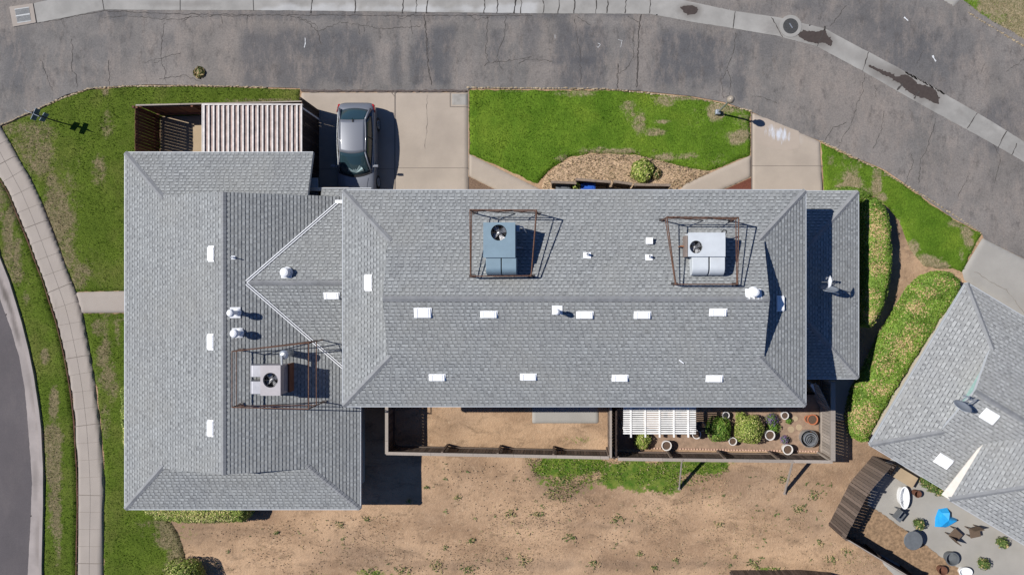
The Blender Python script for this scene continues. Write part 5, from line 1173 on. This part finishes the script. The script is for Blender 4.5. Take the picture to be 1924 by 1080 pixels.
hedge([(1632,374),(1648,371),(1661,378),(1672,398),(1677,430),(1680,470),(1677,520),(1670,555),(1660,585),(1648,606),(1638,616),(1630,612),(1630,560),(1630,470),(1631,410)], 1.25, 'tall narrow clipped hedge beside the low wing of the long building', 15000, size=(.05,.11), lump=.16, drylist=[(1648,410,12,14,.6),(1650,435,14,16,.8),(1648,470,14,20,.6),(1650,505,16,14,.9),(1640,560,12,18,.5),(1640,595,10,16,.8)])
hedge([(1606,790),(1611,765),(1618,735),(1632,715),(1655,668),(1671,635),(1691,600),(1710,568),(1728,540),(1748,520),(1772,510),(1795,512),(1810,528),(1806,552),(1780,590),(1752,632),(1725,672),(1698,712),(1680,745),(1660,780),(1642,812),(1634,830),(1622,832),(1612,820)], 1.25, 'long wide clipped hedge running diagonally along the neighbouring house', 23000, size=(.05,.11), lump=.16, drylist=[(1700,650,22,24,.8),(1720,620,20,16,.5),(1655,730,26,14,.8),(1665,690,16,18,.6),(1720,582,18,16,.9),(1745,548,20,10,.6),(1628,790,20,30,.8),(1770,530,24,10,.4)])
hedge([(258,950),(458,950),(459,972),(452,982),(400,985),(330,984),(290,978),(268,968)], 1.1, 'clipped yellow-green hedge along the bottom eave of the left wing', 9000, 'hedgey', (.05,.10), [(380,970,60,12,.8),(300,965,40,10,.6)])
hedge([(220,735),(226,728),(246,726),(246,885),(234,880),(228,850),(221,800)], .9, 'thin clipped hedge along the left eave of the left wing', 4500, 'hedgey', (.04,.09), [(232,840,8,40,.6)])
hedge([(1572,352),(1600,350),(1622,354),(1640,362),(1644,372),(1600,380),(1575,372)], .9, 'low hedge at the top right corner of the low wing', 3500)
# ---------- parked car (rear towards the road) ----------
def car():
    X0, Y0 = -9.52, 8.50       # rear bumper centre; the car points to -Y
    t = thing('parked_car', (X0, Y0, .06), 'silver grey sedan parked nose-in on the driveway', 'car'); zb = .06
    def W(x, l, z): return (X0+x, Y0-l, z+zb)
    # body loft: l, half width, shoulder height, centre height
    st = [(0.0,.52,.60,.62),(.03,.66,.68,.72),(.10,.76,.80,.84),(.22,.82,.88,.95),(.45,.86,.92,1.0),(.95,.885,.93,1.0),(1.6,.895,.92,.98),(2.4,.895,.91,.96),(3.1,.89,.89,.95),(3.45,.885,.86,.94),(3.9,.87,.80,.885),(4.25,.82,.72,.80),(4.45,.72,.64,.70),(4.54,.56,.55,.60)]
    mb = MB(); vs = []; K = 13
    for l, w_, zs, zc in st:
        r = [(-w_*.55,.18),(-w_*.93,.20),(-w_*1.0,.38),(-w_*1.0,zs-.14),(-w_*.965,zs),(-w_*.72,zs+(zc-zs)*.75),(0,zc)]
        ring = r+[(-x, z) for x, z in r[-2::-1]]
        vs += [W(x, l, z) for x, z in ring]
    fs = [(i*K+k, i*K+k+1, (i+1)*K+k+1, (i+1)*K+k) for i in range(len(st)-1) for k in range(K-1)]
    fs += [(i*K+K-1, i*K, (i+1)*K, (i+1)*K+K-1) for i in range(len(st)-1)]
    fs += [tuple(range(K))[::-1], tuple((len(st)-1)*K+k for k in range(K))]
    mb.add(vs, fs); o = mb.build('body', M['carpaint'], t, smooth=True)
    s = o.modifiers.new('sub', 'SUBSURF'); s.levels = 2; s.render_levels = 2
    # greenhouse: base outline and roof outline
    def surf(name, P, Q, bul, mat, n=10, m=6, parent=t, sub=False):
        """patch between polyline functions P(s) and Q(s), s in 0..1, bulged upwards"""
        g = MB(); vs = []
        for i in range(m+1):
            v = i/m
            for k in range(n+1):
                u = k/n; a = Vector(P(u)); b = Vector(Q(u)); p = a.lerp(b, v); p.z += bul*4*v*(1-v)*1.0; vs.append(p)
        g.add(vs, [(i*(n+1)+k, i*(n+1)+k+1, (i+1)*(n+1)+k+1, (i+1)*(n+1)+k) for i in range(m) for k in range(n)]); oo = g.build(name, M[mat], parent, smooth=True)
        sd = oo.modifiers.new('solid', 'SOLIDIFY'); sd.thickness = .012; return oo
    c2 = lambda u: (2*u-1)
    rear_base = lambda u: W(c2(u)*.66, .36+.10*c2(u)**2, 1.0-.04*c2(u)**2)
    rear_top = lambda u: W(c2(u)*.56, .98-.03*c2(u)**2+.0, 1.385-.035*c2(u)**2)
    front_top = lambda u: W(c2(u)*.56, 2.50+.10*(1-c2(u)**2)-.1, 1.41-.035*c2(u)**2)
    front_base = lambda u: W(c2(u)*.72, 3.42-.22*c2(u)**2, .955-.03*c2(u)**2)
    surf('rear_window', rear_base, rear_top, .02, 'carglass'); surf('windscreen', front_top, front_base, .03, 'carglass')
    surf('roof_panel', rear_top, front_top, .035, 'carpaint', 12, 10)
    for s_ in (-1, 1):
        rt = lambda u: W(s_*(.575+.025*math.sin(u*3.14)), .98+(2.42-.98)*u, 1.345+.03*math.sin(u*3.14))
        bt = lambda u: W(s_*(.755+.055*math.sin(min(1, u*1.1)*3.14)), .50+(3.18-.50)*u, .965-.03*u)
        # side glass slightly inside, pillars and roof rail proud of it
        surf('side_window', lambda u: tuple(Vector(rt(.06+u*.88)).lerp(Vector(bt(.06+u*.88)), .12)), lambda u: tuple(Vector(rt(.06+u*.88)).lerp(Vector(bt(.06+u*.88)), .93)), .02, 'sideglass', 12, 5)
        p = MB(); p.tube([Vector(rt(u))+Vector((0,0,.005)) for u in [i/12 for i in range(13)]], .035, 8); p.build('roof_rail', M['carpaint'], t, smooth=True)
        p = MB(); p.tube([W(s_*.57, .98, 1.35), W(s_*.64, .65, 1.17), W(s_*.71, .40, .99)], [.045,.06,.075], 8); p.build('rear_pillar', M['carpaint'], t, smooth=True)
        p = MB(); p.tube([W(s_*.57, 2.42, 1.37), W(s_*.65, 2.85, 1.18), W(s_*.735, 3.2, .97)], [.035,.035,.045], 8); p.build('front_pillar', M['carpaint'], t, smooth=True)
        p = MB(); p.bar(Vector(rt(.5)), Vector(bt(.47)), .05, .03); p.build('door_pillar', M['black'], t)
        p = MB(); p.tube([Vector(bt(u))+Vector((s_*.02,0,-.012)) for u in [i/12 for i in range(13)]], .012, 6); p.build('window_trim', M['galv'], t)
        for l in (1.75, 2.75): p = MB(); p.bar(W(s_*.90, l, .78), W(s_*.90, l+.17, .78), .02, .025); p.build('door_handle', M['carpaint'], t)
        p = MB(); p.bar(W(s_*.79, 3.0, .98), W(s_*.93, 3.0, 1.0), .05, .03); p.rbox(W(s_*.98, 2.99, 1.02), .20, .11, .12); o2 = p.build('wing_mirror', M['carpaint'], t, bevel=.025)
        p = MB(); p.rbox(W(s_*.76, .20, .74), .10, .16, .18, Matrix.Rotation(-s_*.5, 3, 'Z')); p.bar(W(s_*.815,.18,.76), W(s_*.868,.50,.82), .03, .12); p.build('tail_light', M['redlens'], t, bevel=.03)
        p = MB(); p.rbox(W(s_*.70, 4.30, .68), .26, .24, .14, Matrix.Rotation(s_*.6, 3, 'Z')); p.build('headlight', M['clearlens'], t, bevel=.04)
        for l in (.95, 3.62):
            c = W(s_*.80, l, .31); ty = MB(); n = 28; prof = [(.20,-.10),(.31,-.105),(.325,-.07),(.325,.07),(.31,.105),(.20,.10)]
            vs = []; 
            for r_, d_ in prof:
                for k in range(n): a = 2*math.pi*k/n; vs.append((c[0]+d_, c[1]+r_*math.cos(a), c[2]+r_*math.sin(a)))
            ty.add(vs, [(i*n+k, i*n+(k+1)%n, (i+1)*n+(k+1)%n, (i+1)*n+k) for i in range(len(prof)-1) for k in range(n)]+[tuple(range(n)), tuple(range(5*n, 6*n))]); wh = ty.build('wheel', M['black'], t)
            rm = MB()
            for k in range(7):
                a = k*2*math.pi/7; rm.bar((c[0]+s_*.105, c[1]+.03*math.cos(a), c[2]+.03*math.sin(a)), (c[0]+s_*.105, c[1]+.19*math.cos(a), c[2]+.19*math.sin(a)), .045, .02)
            rm.tube([(c[0]+s_*.105, c[1]+.19*math.cos(a), c[2]+.19*math.sin(a)) for a in [k*math.pi/12 for k in range(25)]], .015, 6, False); rm.build('rim', M['galv'], wh)
    # brake light row / heater lines, aerial, wipers, shade, cowl
    p = MB()
    for k in range(-3, 4): p.rbox(W(k*.095, .47+.012*abs(k), 1.068), .06, .03, .008)
    p.build('window_decal', M['white'], t)
    p = MB(); p.tube([W(0.03, .98, 1.42), W(.03, .93, 1.50)], .012); p.rbox(W(.03, 1.03, 1.425), .06, .10, .03); p.build('aerial', M['black'], t)
    sh = MB(); c = Vector(W(.08, 3.25, 1.075)); pts = []
    for k in range(11):
        a = math.pi*(.04+.92*k/10); pts.append(c+Vector((math.cos(a)*.36, math.sin(a)*.30, math.sin(a)*.125+(.012 if k%2 else -.012))))
    pts.append(c+Vector((0,-.06,-.015))); sh.add(pts, [(11, k, k+1) for k in range(10)]); sh.build('sunshade', M['shade'], t)
    wp = MB(); wp.bar(W(-.55, 3.38, .985), W(.05, 3.46, .985), .02, .012); wp.bar(W(.0, 3.40, .99), W(.58, 3.33, .985), .02, .012); wp.build('wipers', M['black'], t)
    p = MB(); p.tube([W(c2(u)*.74, 3.45-.20*c2(u)**2, .94-.03*c2(u)**2) for u in [i/12 for i in range(13)]], .035, 6); p.build('cowl', M['black'], t)
    p = MB(); p.rbox(W(0, .02, .50), .40, .02, .12); p.build('number_plate', M['galv'], t)
    for x in (-.34, .34): p = MB(); p.bar(W(x*1.6, 3.5, .965), W(x*1.3, 4.2, .84), .012, .008); p.build('bonnet_crease', M['carpaint'], t)
car()
# ---------- neighbour's yard ----------
nbp = [G2(1640,856), G2(1598,905), G2(1557,985)]
fence('fence', nbp, 1.9, 'tall weathered board fence on the left side of the neighbour yard', 'fence', rail_in=1, cap=False)
fence('fence', [G2(1557,986), G2(1690,1066), G2(1800,1130)], 1.55, 'long dark board fence along the lower side of the neighbour yard', 'fencedark', rail_in=1, capw=.05)
fence('fence', [G2(1372,1071), G2(1500,1070), G2(1560,1075)], 1.0, 'low fence top showing at the bottom edge of the photo', 'fence', rail_in=-1, cap=True)
def yl(px, py, z=0): return Vector(G(px, py, z))
def round_table(px, py, label, mat):
    c = yl(px, py, .7); t = thing('garden_table', (c.x, c.y, 0), label, 'table'); m = MB(); m.lathe((c.x, c.y, 0), [(.001,.72),(.42,.72),(.44,.70),(.42,.68),(.001,.68)], 24); m.build('tabletop', M[mat], t)
    m = MB(); m.tube([(c.x,c.y,.03),(c.x,c.y,.68)], .04); m.build('leg', M['steel'], t); m = MB(); m.lathe((c.x,c.y,0), [(.001,.05),(.25,.04),(.25,0)], 16); m.build('foot', M['steel'], t)
round_table(1716,1015, 'small round dark table in the neighbour yard', 'greyplastic')
def chair(px, py, rz, label, mat):
    c = yl(px, py, .45); t = thing('patio_chair', (c.x, c.y, 0), label, 'chair', 'chairs in the neighbour yard'); Rz = Matrix.Rotation(rz, 3, 'Z')
    def P(x, y, z): v = Rz@Vector((x, y, 0)); return Vector((c.x+v.x, c.y+v.y, z))
    m = MB(); m.rbox(P(0,0,.43), .48, .46, .05, Rz); m.build('seat', M[mat], t, bevel=.015); m = MB(); m.rbox(P(0,.24,.68), .46, .04, .46, Rz); m.build('backrest', M[mat], t, bevel=.015)
    for a in (-.2,.2):
        for b in (-.19,.19): m = MB(); m.bar(P(a,b,.02), P(a,b,.41), .035, .035); m.build('leg', M[mat], t)
chair(1690,968,.9, 'grey patio chair left of centre in the neighbour yard', 'greyplastic'); chair(1796,1005,2.4, 'left of two brown patio chairs in the neighbour yard', 'bark'); chair(1832,1000,.2, 'right of two brown patio chairs in the neighbour yard', 'bark')
def tub(px, py, rx, ry, h, mat, name, label, cat):
    c = yl(px, py, h); t = thing(name, (c.x, c.y, 0), label, cat); m = MB(); m.lathe((0,0,0), [(.001,.02),(.8,0),(1,h),(.93,h),(.75,.06),(.001,.06)], 24); m.v = [(x*rx+c.x, y*ry+c.y, z) for x, y, z in m.v]; m.build('shell', M[mat], t)
    m = MB(); m.lathe((0,0,0), [(1.0,h),(1.05,h),(1.05,h-.04),(1.0,h-.04)], 24); m.v = [(x*rx+c.x, y*ry+c.y, z) for x, y, z in m.v]; m.build('rim', M[mat], t)
m = MB(); c = yl(1780,978,.35); t = thing('blue_tarp', (c.x, c.y, 0), 'bright blue crumpled tarp bundle in the neighbour yard', 'tarp'); pts = [(-.42,-.38),(.1,-.42),(.62,.0),(.30,.12),(.16,.52),(-.25,.45),(-.40,.05)]
n = len(pts); m.add([(c.x+x, c.y+y, .02) for x, y in pts]+[(c.x+x*.72, c.y+y*.72, .30+.06*(-1)**i) for i, (x, y) in enumerate(pts)]+[(c.x+.05, c.y+.05, .40)], [(i,(i+1)%n,n+(i+1)%n,n+i) for i in range(n)]+[(n+i,n+(i+1)%n,2*n) for i in range(n)]); m.build('cover', M['cyan'], t)
tub(1700,935,.22,.5,.45,'white','white_trough','long white trough near the neighbour house','trough'); tub(1725,928,.16,.16,.4,'fencered','red_bucket','small red bucket beside the white trough','bucket')
tub(1790,1050,.3,.3,.4,'greyplastic','grey_tub','round grey tub at the lower right of the neighbour yard','tub'); tub(1772,1072,.2,.2,.35,'fencered','red_tub','round red tub at the bottom edge of the neighbour yard','tub'); tub(1815,1075,.3,.22,.3,'white','white_basin','white basin at the bottom edge of the neighbour yard','basin')
c = yl(1690,890); 
t = thing('storage_bench', (c.x, c.y, 0), 'tan storage bench against the neighbour house wall', 'bench'); m = MB(); Rn = Matrix.Rotation(math.atan2(VA.y, VA.x), 3, 'Z'); m.rbox((c.x, c.y, .24), 1.1, .5, .42, Rn); m.build('chest', M['fencegrey'], t, bevel=.02); m = MB(); m.rbox((c.x, c.y, .48), 1.16, .55, .05, Rn); m.build('lid', M['paver'], t, bevel=.015)
for (px, py), l in zip([(1740,905),(1752,915),(1765,922),(1728,985),(1885,1020),(1850,1060)], ['leftmost dark potted plant under the neighbour eave', 'second dark potted plant under the neighbour eave', 'third dark potted plant next to the white board', 'potted plant in the middle of the neighbour yard','brownish potted plant at the right edge of the yard','potted plant near the bottom right corner']):
    pot(px, py, .2, .35, 'pot of the '+l, 'potblack', 'soil', 'pots in the neighbour yard'); shrub('potted_plant', px, py, .26, .7, l, 'plant', 'weed', 160, (.07,.14), group='plants in the neighbour yard')
# soil bed with orange edging inside the lower fence
struct(grid_sheet('soil_bed', PG([(1562,985),(1620,945),(1660,965),(1760,1040),(1900,1130),(1780,1130),(1690,1060)]), .1, .05, plain('orange brown soil', (.25,.165,.10), .95, 0, .4, 8, .6), {}, edge=.05, zn=.04))
# garden soil and yard objects of the bare middle yard
struct(grid_sheet('garden_soil', PG([(1155,740),(1538,740),(1538,848),(1155,842)]), .08, .035, plain('garden soil', (.27,.185,.13), .95, 0, .22, 5, .7), {}, edge=0, zn=.03))
# roadside edging of dry soil and broken kerb bits
ed = MB()
for (xa, ya), (xb, yb) in [((389,162),(500,164)),((100,192),(167,167)),((222,163),(389,161)),((880,165),(1130,167)),((1130,167),(1411,208)),((1541,265),(1846,440)),((1820,25),(1924,88)),((0,236),(100,192)),((167,167),(222,163))]:
    L = math.hypot(xb-xa, yb-ya); s_ = 0
    while s_ < L:
        t_ = s_/L; px = xa+(xb-xa)*t_; py = ya+(yb-ya)*t_
        if (xa, ya) == (1130,167): py -= 14*math.sin(t_*math.pi)*.35
        if (xa, ya) == (1541,265): py -= 20*math.sin(t_*math.pi)*.45
        r_ = random.uniform(1.0, 2.6); n = 6; x, y = G2(px, py+random.uniform(-1,1)); s_ += r_*random.uniform(1.2, 3.0)
        vs = [(x+math.cos(2*math.pi*k/n)*r_/40*random.uniform(.8,1.7), y+math.sin(2*math.pi*k/n)*r_/40*random.uniform(.5,.9), .03) for k in range(n)]
        ed.add(vs+[(x, y, .03+r_/110)], [(k, (k+1)%n, n) for k in range(n)], random.uniform(.1,.75))
tag(ed.build('verge_soil', m_leaf('verge soil', (.17,.13,.085), (.40,.32,.21), (.2,.15,.1))), 'crumbling dry soil along the road edge of the lawns', 'soil', kind='stuff')
